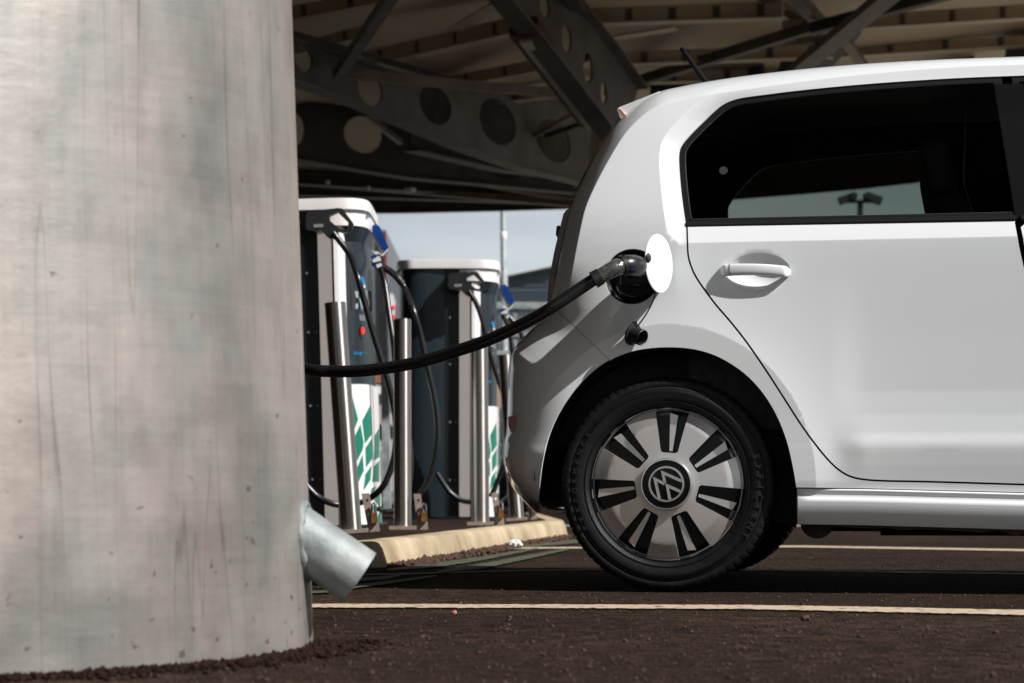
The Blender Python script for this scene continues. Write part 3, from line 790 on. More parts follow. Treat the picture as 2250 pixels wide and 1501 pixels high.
# hanging cap on its tether
cc=pw(1400,738,-.025); ax=Vector((.80,-.52,-.30)).normalized()
def along(prof,c,ax,n=36,sq=None):
    u_=ax.cross(Vector((0,0,1))).normalized(); v_=ax.cross(u_); V=[];Fc=[]
    for h,r in prof:
        for k in range(n):
            a=2*math.pi*k/n; V.append(c+ax*h+u_*r*math.cos(a)+v_*r*math.sin(a))
    for i in range(len(prof)-1):
        for k in range(n): k2=(k+1)%n; Fc.append((i*n+k,i*n+k2,(i+1)*n+k2,(i+1)*n+k))
    return V,Fc
V,Fc=along([(-.020,.0005),(-.020,.028),(-.0185,.0305),(-.014,.0305),(-.013,.0285),(-.012,.0235),(.012,.0225),(.020,.0222),(.021,.0210),(.019,.0195),(-.006,.0195),(-.006,.0005)],cc,ax)
mb=MB(); mb.add(V,Fc); mb.box(cc+Vector((-.006,0,.030)),(.012,.006,.018)); 
cap_=mb.build('socket_cap',M['black_plastic'],car)
tet=catmull([tuple(pw(1443,620,.0)),tuple(pw(1437,655,-.012)),tuple(pw(1420,690,-.02)),tuple(pw(1396,724,-.024)),tuple(pw(1388,738,-.02))],6)
mb=MB(); mb.tube(tet,.0022,8); mb.build('tether',M['black_plastic'],cap_)
# tail lamp edge, reflector, spoiler, aerial, wiper
def side_plate(name,pxs,w_,thick,m,parent,holes=()):
    o=np.array(pxs,float); f=lambda x,y,d: tuple(pw(x,y,w_+d))
    V,Fc=extrude2d(o,[np.array(h) for h in holes],f,thick); return mesh(name,V,Fc,m,parent,True,30)
tl=[(1244,462),(1238,470),(1229,505),(1217,556),(1208,605),(1203,650),(1202,700),(1208,696),(1213,668),(1220,628),(1230,575),(1243,512),(1258,455)]
side_plate('tail_lamp',tl,.20,.30,M['gloss_black'],tailgate)
side_plate('lamp_lens',[(1212,600),(1207,650),(1206,695),(1210,680),(1214,650),(1219,610)],.195,.1,M['red_lamp'],tailgate)
side_plate('wiper_arm',[(1223,497),(1230,495),(1232,505),(1228,512),(1231,520),(1225,524),(1221,515)],.45,.10,M['black_plastic'],tailgate)
sp_px=[(1357,238),(1362,235),(1428,209),(1450,200),(1445,215),(1400,240),(1374,262),(1364,256)]
spo=side_plate('spoiler',sp_px,.24,1.14,M['paint'],car)
side_plate('spoiler_lamp',[(1355,240),(1360,238),(1378,256),(1371,268),(1362,258)],.232,.06,M['chrome'],spo)
side_plate('spoiler_lens',[(1360,242),(1363,240),(1375,254),(1371,258)],.229,.01,M['amber_lamp'],spo)
side_plate('rear_reflector',[(1117,916),(1123,914),(1137,914),(1134,932),(1129,948),(1122,949),(1117,935)],.075,.16,M['red_lamp'],bumper)
mb=MB(); a0=pw(1551,181,.42); a1=pw(1497,105,.42); mb.tube([a0,a0+(a1-a0)*.97,a1],[.0080,.0068,.0055],10); mb.tube([a0-Vector((0,0,.02)),a0],[.016,.009],12); mb.build('aerial',M['void'],car)
# seats
def seat(x,w_,s=1.0):
    mb=MB()
    def rbox(c,d,tilt,tp=.8):
        P=[];n=20
        for z_ in np.linspace(-1,1,9):
            for k in range(n):
                a=2*math.pi*k/n; ca=math.copysign(abs(math.cos(a))**.5,math.cos(a)); sa=math.copysign(abs(math.sin(a))**.5,math.sin(a))
                sc=(1-(1-tp)*(z_+1)/2)*(math.sqrt(1-abs(z_)**6*.8))
                v=Vector((ca*d[0]/2*sc**.3, sa*d[1]/2*sc, z_*d[2]/2)); v=Matrix.Rotation(tilt,3,'Y')@v; P.append(v+Vector(c))
        Fc=[]
        for i in range(8):
            for k in range(n): k2=(k+1)%n; Fc.append((i*n+k,i*n+k2,(i+1)*n+k2,(i+1)*n+k))
        Fc.append(tuple(range(8*n,9*n))); mb.add(P,Fc)
    rbox((x,w_,.78),(.13,.50,.68),-.28,.75); rbox((x-.12,w_,1.19),(.09,.25,.17),-.2,.8); rbox((x+.22,w_,.45),(.50,.50,.15),0,1)
    return mb.build('seat',M['seat'],car)
xs=toUZ(np.array([2105.]),np.array([400.]),.45)[0][0]
for w_ in (.43,1.19): seat(xs+.06,w_)
mb=MB(); mb.box((-.02+.12,.81,.80),(.12,1.22,.42)); mb.box((.3,.81,.55),(.5,1.25,.2)); mb.build('rear_bench',M['seat'],car,False)
p=[tuple(pw(2122,250,.30)),tuple(pw(2120,330,.30)),tuple(pw(2118,400,.30)),tuple(pw(2133,455,.30)),tuple(pw(2145,500,.30))]
mb=MB(); mb.tube(catmull(p,5),.013,8,True,.15); mb.build('seat_belt',M['belt'],car)
mb=MB(); mb.box((xs+.12,1.47,.95),(.34,.06,.9)); mb.build('pillar_trim',M['void'],car,False)
mb=MB(); mb.box((1.9,.81,.85),(.5,1.35,.25)); mb.build('dashboard',M['void'],car,False)

# --- wheel (origin at hub, axis y, face towards -y)
def make_wheel():
    out=bpy.data.meshes.new('wheel')
    RC=.208
    def dep(P):
        r=np.linalg.norm(P,axis=1); return .012*(r/RC)**2+np.where(r>.166,(r-.166)*.28,0)-.010*np.clip(1-r/.085,0,1)
    def pocket(ang,d=0):
        # local: along radius (y) and across (x)
        r0,r1=.0865,.2015
        P=[(-.0255,r0+.010),(-.024,r0+.0035),(-.018,r0),(.018,r0-.0),(.024,r0+.0035),(.0255,r0+.010),(.0455,r1-.006),(.045,r1-.003),(.030,r1+.0),(0,r1+.0025),(-.030,r1),(-.045,r1-.003),(-.0455,r1-.006)]
        P=inset(np.array(P),d); c,s=math.cos(ang),math.sin(ang)
        return np.array([(x*c+y*s,-x*s+y*c) for x,y in P])
    ANG=[R(3.8)+2*math.pi*k/7 for k in range(7)]
    holes=[dedup(resample(pocket(a),.012,True)) for a in ANG]
    ex=np.vstack([circ(0,0,.1655,90),circ(0,0,.1675,90)])
    V2,T=fill2d(circ(0,0,RC,120),holes,.012,ex)
    d=dep(V2); V=[(p[0],q,p[1]) for p,q in zip(V2,d)]
    Fc=[]
    for t in T:
        a=V2[t[1]]-V2[t[0]]; b=V2[t[2]]-V2[t[0]]; Fc.append(t if a[0]*b[1]-a[1]*b[0]>0 else tuple(reversed(t)))
    es={}
    for t in Fc:
        for i in range(3): es[(t[i],t[(i+1)%3])]=1
    m={}
    for (a,b) in list(es):
        if (b,a) not in es:
            for k in (a,b):
                if k not in m: m[k]=len(V); V.append((V[k][0],V[k][1]+.016,V[k][2]))
            Fc.append((b,a,m[a],m[b]))
    wh=mesh('wheel',V,Fc,M['silver'],None,True,30)
    # dark dish behind the slots
    mb=MB(); mb.lathe([(.030,.0005),(.030,.10),(.036,.19),(.020,.211),(.014,.2135),(.012,.216),(.020,.218),(.15,.216)],96,'y'); mb.build('rim',M['rimblack'],wh)
    mb=MB(); mb.lathe([(.013,.2075),(.0105,.2092),(.0125,.2110)],120,'y'); mb.build('rim_edge',M['chrome'],wh)
    # silver blade in each slot
    mb=MB()
    for a in ANG:
        c,s=math.cos(a),math.sin(a)
        def t3(x,y,h): return (x*c+y*s,h,-x*s+y*c)
        q=[(.000,.0915),(.0085,.0915),(.0165,.190),(-.0055,.1965)]
        q2=[(x,y) for x,y in q]
        V=[t3(x,y,.010+.010*(y/.2)**2) for x,y in q2]+[t3(x,y,.032) for x,y in q2]
        mb=MB(); mb.add(V,[(0,1,2,3),(0,4,5,1),(1,5,6,2),(2,6,7,3),(3,7,4,0)]); mb.build('spoke_blade',M['silver'],wh,True,30)
    # hub: chrome ring, black ring, inner ring, badge
    mb=MB(); mb.lathe([(.004,.0725),(-.010,.0715),(-.0165,.069),(-.0165,.0665),(-.011,.0645)],96,'y'); hub=mb.build('hub_ring',M['chrome'],wh)
    mb=MB(); mb.lathe([(-.011,.0655),(-.0125,.052),(-.0130,.0005)],72,'y'); mb.build('hub_disc',M['rimblack'],wh)
    mb=MB(); mb.lathe([(-.0120,.0500),(-.0162,.0485),(-.0164,.0445),(-.0125,.0430)],96,'y'); mb.build('badge_ring',M['badge'],wh)
    k=.0494/385.
    def stroke(mb,pts,wd=30):
        P=[np.array([(x-733)*k,(780-y)*k]) for x,y in pts]; h=wd*k; L_=[];R_=[]
        for i,p in enumerate(P):
            d0=(p-P[i-1]) if i>0 else (P[1]-p); d1=(P[i+1]-p) if i<len(P)-1 else d0
            d0=d0/np.linalg.norm(d0); d1=d1/np.linalg.norm(d1); n0=np.array([-d0[1],d0[0]]); n1=np.array([-d1[1],d1[0]]); b=n0+n1; b/=np.linalg.norm(b)+1e-9
            s_=h/max(.32,b.dot(n0)); L_.append(p+b*s_); R_.append(p-b*s_)
        n=len(P); V=[(q[0],-.0165,q[1]) for q in L_+R_]+[(q[0],-.0125,q[1]) for q in L_+R_]
        Fc=[]
        for i in range(n-1):
            Fc+= [(i,i+1,n+i+1,n+i),(i,2*n+i,2*n+i+1,i+1),(n+i,n+i+1,3*n+i+1,3*n+i)]
        mb.add(V,Fc)
    mb=MB(); stroke(mb,[(1068,715),(662,535),(705,748)]); stroke(mb,[(700,775),(495,675),(590,1095)]); stroke(mb,[(1035,935),(757,812),(812,1108)])
    mb.build('badge',M['badge'],wh,False)
    # tyre
    NA=72*6; V=[];Fc=[]
    prof=[(.030,.2125,0),(.022,.214,0),(.012,.2165,0),(.006,.2215,0),(.0035,.2255,0),(.0055,.2270,0),(.003,.2330,0),(.000,.2480,0),(.0008,.2560,0),(.0030,.2600,0),(.0022,.2615,0),(.0048,.2680,0),(.0030,.2720,0),(.0040,.2800,.3),(.0075,.2875,1),(.0140,.2930,1),(.024,.2955,1),(.033,.2965,1),(.0335,.2865,0),(.039,.2865,0),(.0395,.2968,1),(.062,.2972,1),(.0625,.288,0),(.069,.288,0),(.0695,.2970,1),(.095,.2972,1),(.0955,.289,0),(.102,.289,0),(.1025,.2965,1),(.130,.2940,1),(.142,.290,1),(.150,.284,1),(.158,.272,0),(.164,.248,0),(.158,.225,0),(.145,.2125,0)]
    for (h,r,g) in prof:
        for k in range(NA):
            a=2*math.pi*(k+ (h*22 if g else 0))/NA; rr=r-(.003*g if (k%6)==0 else 0)
            V.append((rr*math.sin(a),h-.004,rr*math.cos(a)))
    for i in range(len(prof)-1):
        for k in range(NA): k2=(k+1)%NA; Fc.append((i*NA+k,i*NA+k2,(i+1)*NA+k2,(i+1)*NA+k))
    ty=mesh('tyre',V,[tuple(reversed(f)) for f in Fc],M['rubber'],wh,True,32)
    # fine ribbed band and lettering standing on the sidewall
    mb=MB()
    for a0,a1 in ((-60,55),(120,205)):
        a=a0
        while a<a1:
            t=R(a); 
            p=lambda r,h:(r*math.sin(t),h,r*math.cos(t)); mb.bar(p(.2505,-.0045),p(.2585,-.0032),.0007,.0012,(0,1,0)); a+=.75
    mb.build('sidewall_ribs',M['rubber_text'],wh,False)
    mbt=MB()
    def arc_text(txt,size,r,deg,adv,bold=0.0,outw=False,h=-.0050):
        for i,ch in enumerate(txt):
            if ch==' ': continue
            Vt,Ft=font_mesh(ch,size,bold); wd=max(v[0] for v in Vt)
            a=R(deg+adv*i); V=[]
            for x,y,_ in Vt:
                x-=wd/2
                rad=r+(y if not outw else -y); tx=x if not outw else -x
                V.append((rad*math.sin(a)+tx*math.cos(a), h, rad*math.cos(a)-tx*math.sin(a)))
            n=len(V); V2=V+[(v[0],h+.004,v[2]) for v in V]
            es={}
            for f in Ft:
                for j in range(len(f)): es[(f[j],f[(j+1)%len(f)])]=1
            Fq=[tuple(f) for f in Ft]+[(b,a_,a_+n,b+n) for (a_,b) in es if (b,a_) not in es]
            mbt.add(V2,Fq)
    arc_text('EFFICIENT',.024,.2485,73,6.2,.0007,h=-.0062)
    arc_text('PERFORMANCE',.020,.2485,-118,6.0,.0004)
    arc_text('165/65 R15',.013,.2340,-70,3.6,.0002,h=-.0018)
    arc_text('TUBELESS',.007,.2350,-22,2.0,h=-.0012); arc_text('RADIAL',.007,.2350,8,2.0,h=-.0012)
    arc_text('OUTSIDE',.007,.2340,196,-2.0,outw=True,h=-.0012); arc_text('81T',.010,.2340,172,-2.8,outw=True,h=-.0014)
    mbt.build('sidewall_lettering',M['rubber_text'],wh,False)
    mb=MB()
    for a in (-42,-16,14,31,150,172,203,247): 
        t=R(a); mb.bar((.216*math.sin(t),-.0005,.216*math.cos(t)),(.228*math.sin(t),-.002,.228*math.cos(t)),.0008,.001,(0,1,0))
    for t in range(0,360,4):
        a0,a1=R(t),R(t+4)
        mb.bar((.2262*math.sin(a0),-.0012,.2262*math.cos(a0)),(.2262*math.sin(a1),-.0012,.2262*math.cos(a1)),.0006,.0012,(0,1,0))
    mb.build('sidewall_lines',M['rubber_text'],wh,False)
    return wh
def copy_tree(o,parent=None,skip=()):
    c=o.copy(); C.objects.link(c); c.parent=parent if parent else o.parent
    for ch in [x for x in bpy.data.objects if x.parent==o]:
        if ch.name.split('.')[0] in skip: continue
        copy_tree(ch,c)
    return c
wh=make_wheel(); wh.parent=car; wq=toUZ(np.array([1465.]),np.array([1066.]),.035)[0]
wh.location=(wq[0],.035,ZC)
w2=copy_tree(wh,car); w2.location=(wq[0]+2.42,.035,ZC)
for x in (0,2.42):
    w3=copy_tree(wh,car); w3.location=(wq[0]+x,WID-.035,ZC); w3.rotation_euler=(0,0,math.pi)
# ================================================================== GROUND
def sheet(name,pts,z,m):
    return mesh(name,[(p[0],p[1],z) for p in pts],[tuple(range(len(pts)))],m,None,False)
g=sheet('ground',[(-400,-300),(400,-300),(400,900),(-400,900)],0,M['asphalt']); tag(g,kind='structure')
def line_px(name,top,bot,z,m):
    """painted strip between two edge rows given in photo pixels"""
    n=len(top); V=[Gp(x,y,z) for x,y in top]+[Gp(x,y,z) for x,y in bot]
    o=mesh(name,V,[(i,n+i,n+i+1,i+1) for i in range(n-1)],m,None,False); return o
def dens(P,n=60): P=np.array(P,float); t=np.linspace(0,1,n); s=np.linspace(0,1,len(P)); xs=np.linspace(P[0,0],P[-1,0],n); return list(zip(xs,np.interp(xs,P[:,0],P[:,1])))
def jag(P,a): return [(x,y+random.uniform(-a,a)) for x,y in P]
X0=[(300,1325),(690,1326.5),(1300,1328),(1640,1329),(1900,1333),(2250,1340),(2600,1348)]; X1=[(300,1334),(690,1334.5),(1300,1336),(1640,1338),(1900,1343.5),(2250,1351),(2600,1360)]
tag(line_px('bay_line',jag(dens(X0,260),.5),jag(dens(X1,260),.7),.004,M['line']),kind='structure')
X0=[(1100,1202.5),(1300,1201.5),(1760,1198.5),(2250,1206.5),(2600,1212)]; X1=[(1100,1206),(1300,1205),(1760,1202.5),(2250,1211),(2600,1217)]
tag(line_px('bay_line',dens(X0),dens(X1),.004,M['line']),kind='structure')
X0=[(780,1261),(900,1259),(1100,1253),(1300,1250),(1700,1251),(2250,1259),(2600,1264)]; X1=[(780,1264),(900,1262),(1100,1255.5),(1300,1252.3),(1700,1253.5),(2250,1262),(2600,1267)]
tag(line_px('bay_line',dens(X0),dens(X1),.004,M['line2']),kind='structure')
def gpoly(name,top,bot,z=.005):
    r=lambda P: jag(dens(P,90),.45)
    return tag(line_px(name,r(top),r(bot),min(z,.0065),M['gline']),kind='structure')
gpoly('green_marking',dens([(850,1250),(960,1236),(1060,1222),(1180,1203)],20),dens([(850,1254),(960,1246),(1060,1231),(1180,1207)],20))
gpoly('green_marking',dens([(960,1254),(1060,1238),(1160,1219),(1250,1204)],20),dens([(960,1258),(1060,1249),(1160,1228),(1250,1208)],20),.010)
gpoly('green_marking',dens([(1150,1199),(1230,1188),(1290,1183)],12),dens([(1150,1202),(1230,1197),(1290,1191)],12))
gpoly('green_marking',dens([(790,1269),(850,1265),(880,1263)],10),dens([(790,1277),(850,1272),(880,1265)],10))
gpoly('green_marking',dens([(740,1290),(850,1276),(960,1263)],14),dens([(740,1297),(850,1283),(960,1266)],14),.010)
gpoly('green_marking',dens([(560,1300),(700,1297),(760,1297)],10),dens([(560,1306),(700,1303),(760,1299)],10))

# kerb and island
kb=[Vector((-1.9,8.95,0)),Vector((-.66,8.72,0)),Vector((-.50,8.68,0)),Vector((-.455,8.71,0)),Vector((.287,13.9,0)),Vector((.325,14.12,0)),Vector((.335,14.5,0)),Vector((.20,19.0,0))]
KZ=.093
def offs(P,d):
    out=[]
    for i,p in enumerate(P):
        t0=(P[i]-P[i-1]).normalized() if i>0 else (P[1]-P[0]).normalized(); t1=(P[i+1]-P[i]).normalized() if i<len(P)-1 else t0
        n0=Vector((-t0.y,t0.x,0)); n1=Vector((-t1.y,t1.x,0)); b=(n0+n1).normalized(); out.append(p+b*(d/max(.4,b.dot(n0))))
    return out
rows=[(0,-.05),(0,0),(.018,KZ*.72),(.030,KZ-.006),(.042,KZ),(.13,KZ)]
pl=[]
for i in range(len(kb)-1):
    L=(kb[i+1]-kb[i]).length; n=max(1,int(L/.12)); pl+= [kb[i].lerp(kb[i+1],j/n) for j in range(n)]
pl.append(kb[-1])
V=[];Fc=[]
for d,z in rows:
    for p in offs(pl,d): V.append((p.x+random.uniform(-.0006,.0006),p.y,z+random.uniform(-.0006,.0006)))
n=len(pl)
for r_ in range(len(rows)-1):
    for i in range(n-1): a=r_*n+i; Fc.append((a,a+1,a+n+1,a+n))
k=mesh('kerb',V,Fc,M['kerb'],None,True,40); tag(k,kind='structure')
# joints between kerb stones
mb=MB()
jj=[0.0]
for t in (.0,.325,.36,.62,.665,.90):
    p=kb[3].lerp(kb[4],t) if t>0 else None
    if p is None: continue
    mb.add([(p.x+.001,p.y-.004,.0),(p.x+.001,p.y+.004,.0),(p.x-.0165,p.y+.004,KZ*.72),(p.x-.0165,p.y-.004,KZ*.72),(p.x-.0285,p.y+.004,KZ-.004),(p.x-.0285,p.y-.004,KZ-.004)],[(0,1,2,3),(3,2,4,5)])
j=mb.build('kerb_joint',mat('joint_mortar',(.10,.075,.05),.9),None,False); j.parent=k
isl=[tuple(p) for p in offs(pl,.128)]
isl2=[(p[0],p[1]) for p in isl]+[(-9,22),(-9,9.2)]
tag(sheet('charging_island',isl2,KZ-.002,M['asphalt']),kind='structure')

# loose grit: one uncountable scatter
def rocks(name,pts,sizes,m,label=None):
    base=np.array([(1,0,0),(-1,0,0),(0,1,0),(0,-1,0),(0,0,1),(0,0,-1)],float)
    tri=np.array([(0,2,4),(2,1,4),(1,3,4),(3,0,4),(2,0,5),(1,2,5),(3,1,5),(0,3,5)])
    n=len(pts); V=np.zeros((n,6,3)); 
    a=rng.uniform(0,2*math.pi,n); c,s=np.cos(a),np.sin(a)
    J=base[None]*rng.uniform(.55,1.25,(n,6,1))+rng.normal(0,.18,(n,6,3)); J[:,:,2]*=.7
    x=J[:,:,0]*c[:,None]-J[:,:,1]*s[:,None]; y=J[:,:,0]*s[:,None]+J[:,:,1]*c[:,None]
    V[:,:,0]=x;V[:,:,1]=y;V[:,:,2]=J[:,:,2]; V*=np.asarray(sizes)[:,None,None]; V+=np.asarray(pts)[:,None,:]
    Fq=(tri[None]+np.arange(n)[:,None,None]*6).reshape(-1,3)
    me=bpy.data.meshes.new(name); me.vertices.add(n*6); me.vertices.foreach_set('co',V.reshape(-1))
    me.loops.add(len(Fq)*3); me.loops.foreach_set('vertex_index',Fq.reshape(-1)); me.polygons.add(len(Fq)); me.polygons.foreach_set('loop_start',np.arange(len(Fq))*3); me.polygons.foreach_set('loop_total',np.full(len(Fq),3)); me.update(calc_edges=True)
    o=link(name,me,m,None,False); tag(o,label,None,None,'stuff'); return o
n=26000; Y=3.0+10*rng.random(n)**2.0; X=rng.uniform(-.26,.26,n)*Y; sz=rng.gamma(2.0,.0007,n)+.0008
big=rng.random(n)<.004; sz[big]*=2.4; sz=np.minimum(sz,.010)
rocks('grit',np.stack([X,Y,sz*.25],1),sz,M['stone'],'brown and grey grit scattered over the asphalt'); 
n=7000; t=rng.random(n); cxp,cyp=-1.281,4.43; a=rng.uniform(-math.pi*.62,-.0,n)+0.1; rr=.912+np.abs(rng.normal(0,.05,n)); sz=rng.gamma(2,.0013,n)+.001; sz=np.minimum(sz,.009)
rocks('loose_soil',np.stack([cxp+rr*np.cos(a),cyp+rr*np.sin(a),sz*.5],1),sz,M['soil'],'dark crumbly soil gathered round the foot of the column')
n=2600; t=rng.random(n); px_=kb[3].x+(kb[4].x-kb[3].x)*t; py_=kb[3].y+(kb[4].y-kb[3].y)*t; o_=np.abs(rng.normal(0,.05,n)); sz=rng.gamma(2,.004,n)+.003
sz=np.minimum(sz,.02); wgt=rng.random(n)<(.35+.65*np.abs(np.sin(t*9+1)))
rocks('leaf_litter',np.stack([px_+o_*.99,py_-o_*.14,sz*.3],1)[wgt],sz[wgt],mat('leaf_litter',(.05,.024,.014),.9,var=.5,vscale=40),'brown leaf litter lying along the foot of the pale kerb')
# a few bigger stones and the crumpled paper
for (x,y,r_,lb) in ((1770,1361,.010,'pale grey pebble on the asphalt in front of the painted line'),(998,1347,.007,'small reddish stone on the asphalt between column and wheel'),):
    bm=bmesh.new(); bmesh.ops.create_icosphere(bm,subdivisions=2,radius=r_)
    for v in bm.verts: v.co*=random.uniform(.75,1.15); v.co.z*=.8
    me=bpy.data.meshes.new('pebble'); bm.to_mesh(me); bm.free(); p=Gp(x,y+3); o=link('pebble',me,M['stone'] if x>1500 else mat('red_stone',(.35,.14,.09),.8),None,False); o.location=(p.x,p.y,r_*.6); tag(o,lb,'pebble')
p=Gp(1131,1203); bm=bmesh.new(); bmesh.ops.create_icosphere(bm,subdivisions=4,radius=.030)
for v in bm.verts:
    f=1+.30*math.sin(v.co.x*190+v.co.z*90)*math.cos(v.co.y*170+v.co.x*60)+random.uniform(-.10,.10); v.co*=f; v.co.x*=1.05; v.co.z*=.62
me=bpy.data.meshes.new('crumpled_paper'); bm.to_mesh(me); bm.free(); o=link('crumpled_paper',me,M['paper'],None,False); o.location=(p.x,p.y,.015); tag(o,'crumpled white paper lying against the pale kerb','litter')

# ================================================================== COLUMN
mb=MB(); prof=[]
for z in np.linspace(-.05,5.2,80): prof.append((z,.914-.0336*max(0,z)))
mb.lathe(prof,240,'z',(cxp,cyp,0)); col=mb.build('column',M['pillar'],None,True,60)
tag(col,'thick weathered grey column with dark drip lines filling the left side','column')
# drain stub: hollow tube with weld collar
A=Wp(612,1148,4.375); B=Wp(790,1269,4.388); ax_=(B-A).normalized(); ax_=(ax_+Vector((0,.02,0))).normalized()
def tubeprof(A,B,ro,ri,n=48):
    ax=(B-A).normalized(); u=ax.cross(Vector((0,1,0))).normalized(); v=ax.cross(u); V=[];Fc=[]
    L=(B-A).length; pr=[(0,ro),(L-.0006,ro),(L,ro-.0008),(L,ri),(L*.1,ri)]
    for h,r in pr:
        for k in range(n):
            a=2*math.pi*k/n; V.append(A+ax*h+u*r*math.cos(a)+v*r*math.sin(a))
    for i in range(len(pr)-1):
        for k in range(n): k2=(k+1)%n; Fc.append((i*n+k,i*n+k2,(i+1)*n+k2,(i+1)*n+k))
    return V,Fc
V,Fc=tubeprof(A,B,.0535,.049); pipe=mesh('drain_stub',V,Fc,M['pipe'],col,True,40)
# weld bead where stub meets column
u=ax_.cross(Vector((0,1,0))).normalized(); v=ax_.cross(u); pts=[]
for k in range(49):
    a=2*math.pi*k/48; s0=A+u*.054*math.cos(a)+v*.054*math.sin(a)
    t=0
    while t<.4:
        q=s0+ax_*t
        if math.hypot(q.x-cxp,q.y-cyp)>.914-.0336*q.z+.001: break
        t+=.002
    pts.append(q+Vector((random.uniform(-.001,.001),0,random.uniform(-.001,.001))))
mb=MB(); mb.tube(pts,[.0075+random.uniform(-.0018,.0018) for _ in pts],10,False); mb.build('weld_bead',M['pipe'],col)

# ================================================================== CHARGERS (plan in metres from the front corner, x right, y away)
def make_plan(P,closed=True): return [(float(a),float(b)) for a,b in P]
def prism(mb,plan,z0,z1,bev=0.0):
    n=len(plan); V=[(x,y,z0) for x,y in plan]+[(x,y,z1) for x,y in plan]
    Fc=[(i,(i+1)%n,n+(i+1)%n,n+i) for i in range(n)]; Fc.append(tuple(reversed(range(n)))); Fc.append(tuple(range(n,2*n))); mb.add(V,Fc)
H0=.20-.09   # local z is measured from the island surface; HZ converts world z
def zl(z): return z-KZ
face_c=catmull([(-.012,.035),(.035,.070),(.070,.150),(.085,.30),(.088,.62)],8)      # the nose curve, front to right side
def build_charger(name,tilt=0.0):
    t=empty(name)
    mb=MB(); side=list(map(tuple,catmull([(-.235,.006),(-.30,.0),(-.40,.0),(-.47,.03),(-.515,.12),(-.535,.42),(-.545,.70)],6)))
    prism(mb,side[::-1]+[(-.235,.70)],.01,1.55); mb.build('side_panel',M['dkteal'],t,True,40)
    mb=MB(); prism(mb,[(-.2345,.05),(-.144,.05),(-.144,.68),(-.2345,.68)],.01,1.55)
    mb.bar((-.19,.047,.05),(-.19,.047,1.5),.003,.006); mb.build('recess_panel',M['ch_black'],t,False)
    mb=MB()
    for zz in (.24,.60,.96,1.25): mb=MB(); mb.lathe([(0,.0005),(0,.007),(.004,.0065)],14,'y',(-.20,.043,zz)); mb.build('screw',M['galv'],t)
    for zz in (.24,.60,.96): mb=MB(); mb.lathe([(0,.0005),(0,.0045),(.004,.005)],12,'y',(-.166,.044,zz)); mb.build('screw',M['galv'],t)
    mb=MB(); prism(mb,[(-.1435,.010),(-.077,.004),(-.077,.60),(-.1435,.60)],.01,1.55); mb.build('corner_strip',M['ch_white_shaded'],t,False)
    mb=MB(); prism(mb,[(-.0765,.014),(-.066,.016),(-.066,.60),(-.0765,.60)],.01,1.545); mb.build('corner_groove',M['brass'],t,False)
    mb=MB(); prism(mb,[(-.0655,.000),(-.045,.004),(-.013,.032),(-.013,.60),(-.0655,.60)],.01,1.55); mb.build('corner_strip',M['ch_white'],t,True,30)
    mb=MB(); prism(mb,[(.0,.07)]+[tuple(p-np.array([.002,0])) for p in face_c]+[(.0,.62)],.60,1.46); fp=mb.build('front_panel',M['dkteal'],t,True,40)
    # throat under the chin slopes back
    mb=MB(); F1=[tuple(p) for p in face_c]; n=len(F1); chin=[(x*1.0+.016,y-.03) for x,y in F1]
    V=[(x-.002,y,1.40) for x,y in F1]+[(x,y,1.50) for x,y in chin]; mb.add(V,[(i,i+1,n+i+1,n+i) for i in range(n-1)]); mb.build('throat',M['dkteal'],t,True,60)
    mb=MB(); ch2=[(-.143,.0),(-.09,-.008),(-.03,-.008)]+chin; prism(mb,ch2+[(chin[-1][0],.66),(-.143,.66)],1.475,1.5535); mb.build('chin',M['ch_white'],t,True,40)
    # cap slab
    cp=list(map(tuple,catmull([(-.575,.80),(-.555,.45),(-.53,.10),(-.47,.0),(-.38,-.015),(-.20,-.018),(-.05,-.018),(.03,.0),(.085,.06),(.108,.20),(.112,.66)],6)))
    mb=MB(); n=len(cp); c0=np.array(cp+[(.112,.80)]); cc_=c0.mean(0)
    lay=[(1.551,.97),(1.553,1.0),(1.600,1.0),(1.606,.995),(1.608,.96)]; V=[];Fc=[]
    for z,s in lay:
        for p in c0: q=cc_+(p-cc_)*s; V.append((q[0],q[1],z))
    n=len(c0)
    for i in range(len(lay)-1):
        for k in range(n): k2=(k+1)%n; Fc.append((i*n+k2,i*n+k,(i+1)*n+k,(i+1)*n+k2))
    Fc.append(tuple(range(n))); Fc.append(tuple(reversed(range((len(lay)-1)*n,len(lay)*n)))); mb.add(V,[tuple(reversed(f)) for f in Fc]); mb.build('cap',M['ch_white'],t,True,35)
    mb=MB(); lw=[(-.015,.022),(-.010,.020)]+[tuple(p+np.array([.010,-.004])) for p in face_c]; prism(mb,lw+[(.098,.66),(-.015,.66)],.0,.70); mb.build('lower_panel',M['ch_white'],t,True,40)
    mb=MB(); prism(mb,[(-.56,-.02),(.02,-.03),(.12,.1),(.12,.8),(-.56,.8)],0,.012); mb.build('base_plate',M['ch_black'],t,False)
    return t
c1=build_charger('rapid_charger'); T1=R(1.55); O1=Vector(((779-CX)/F*11.8,11.8,KZ)); c1.location=O1; c1.rotation_euler=(0,-T1,0)
tag(c1,'tall charging post nearest the column, white and green lower panel, red button','charging post','charging posts on the island')
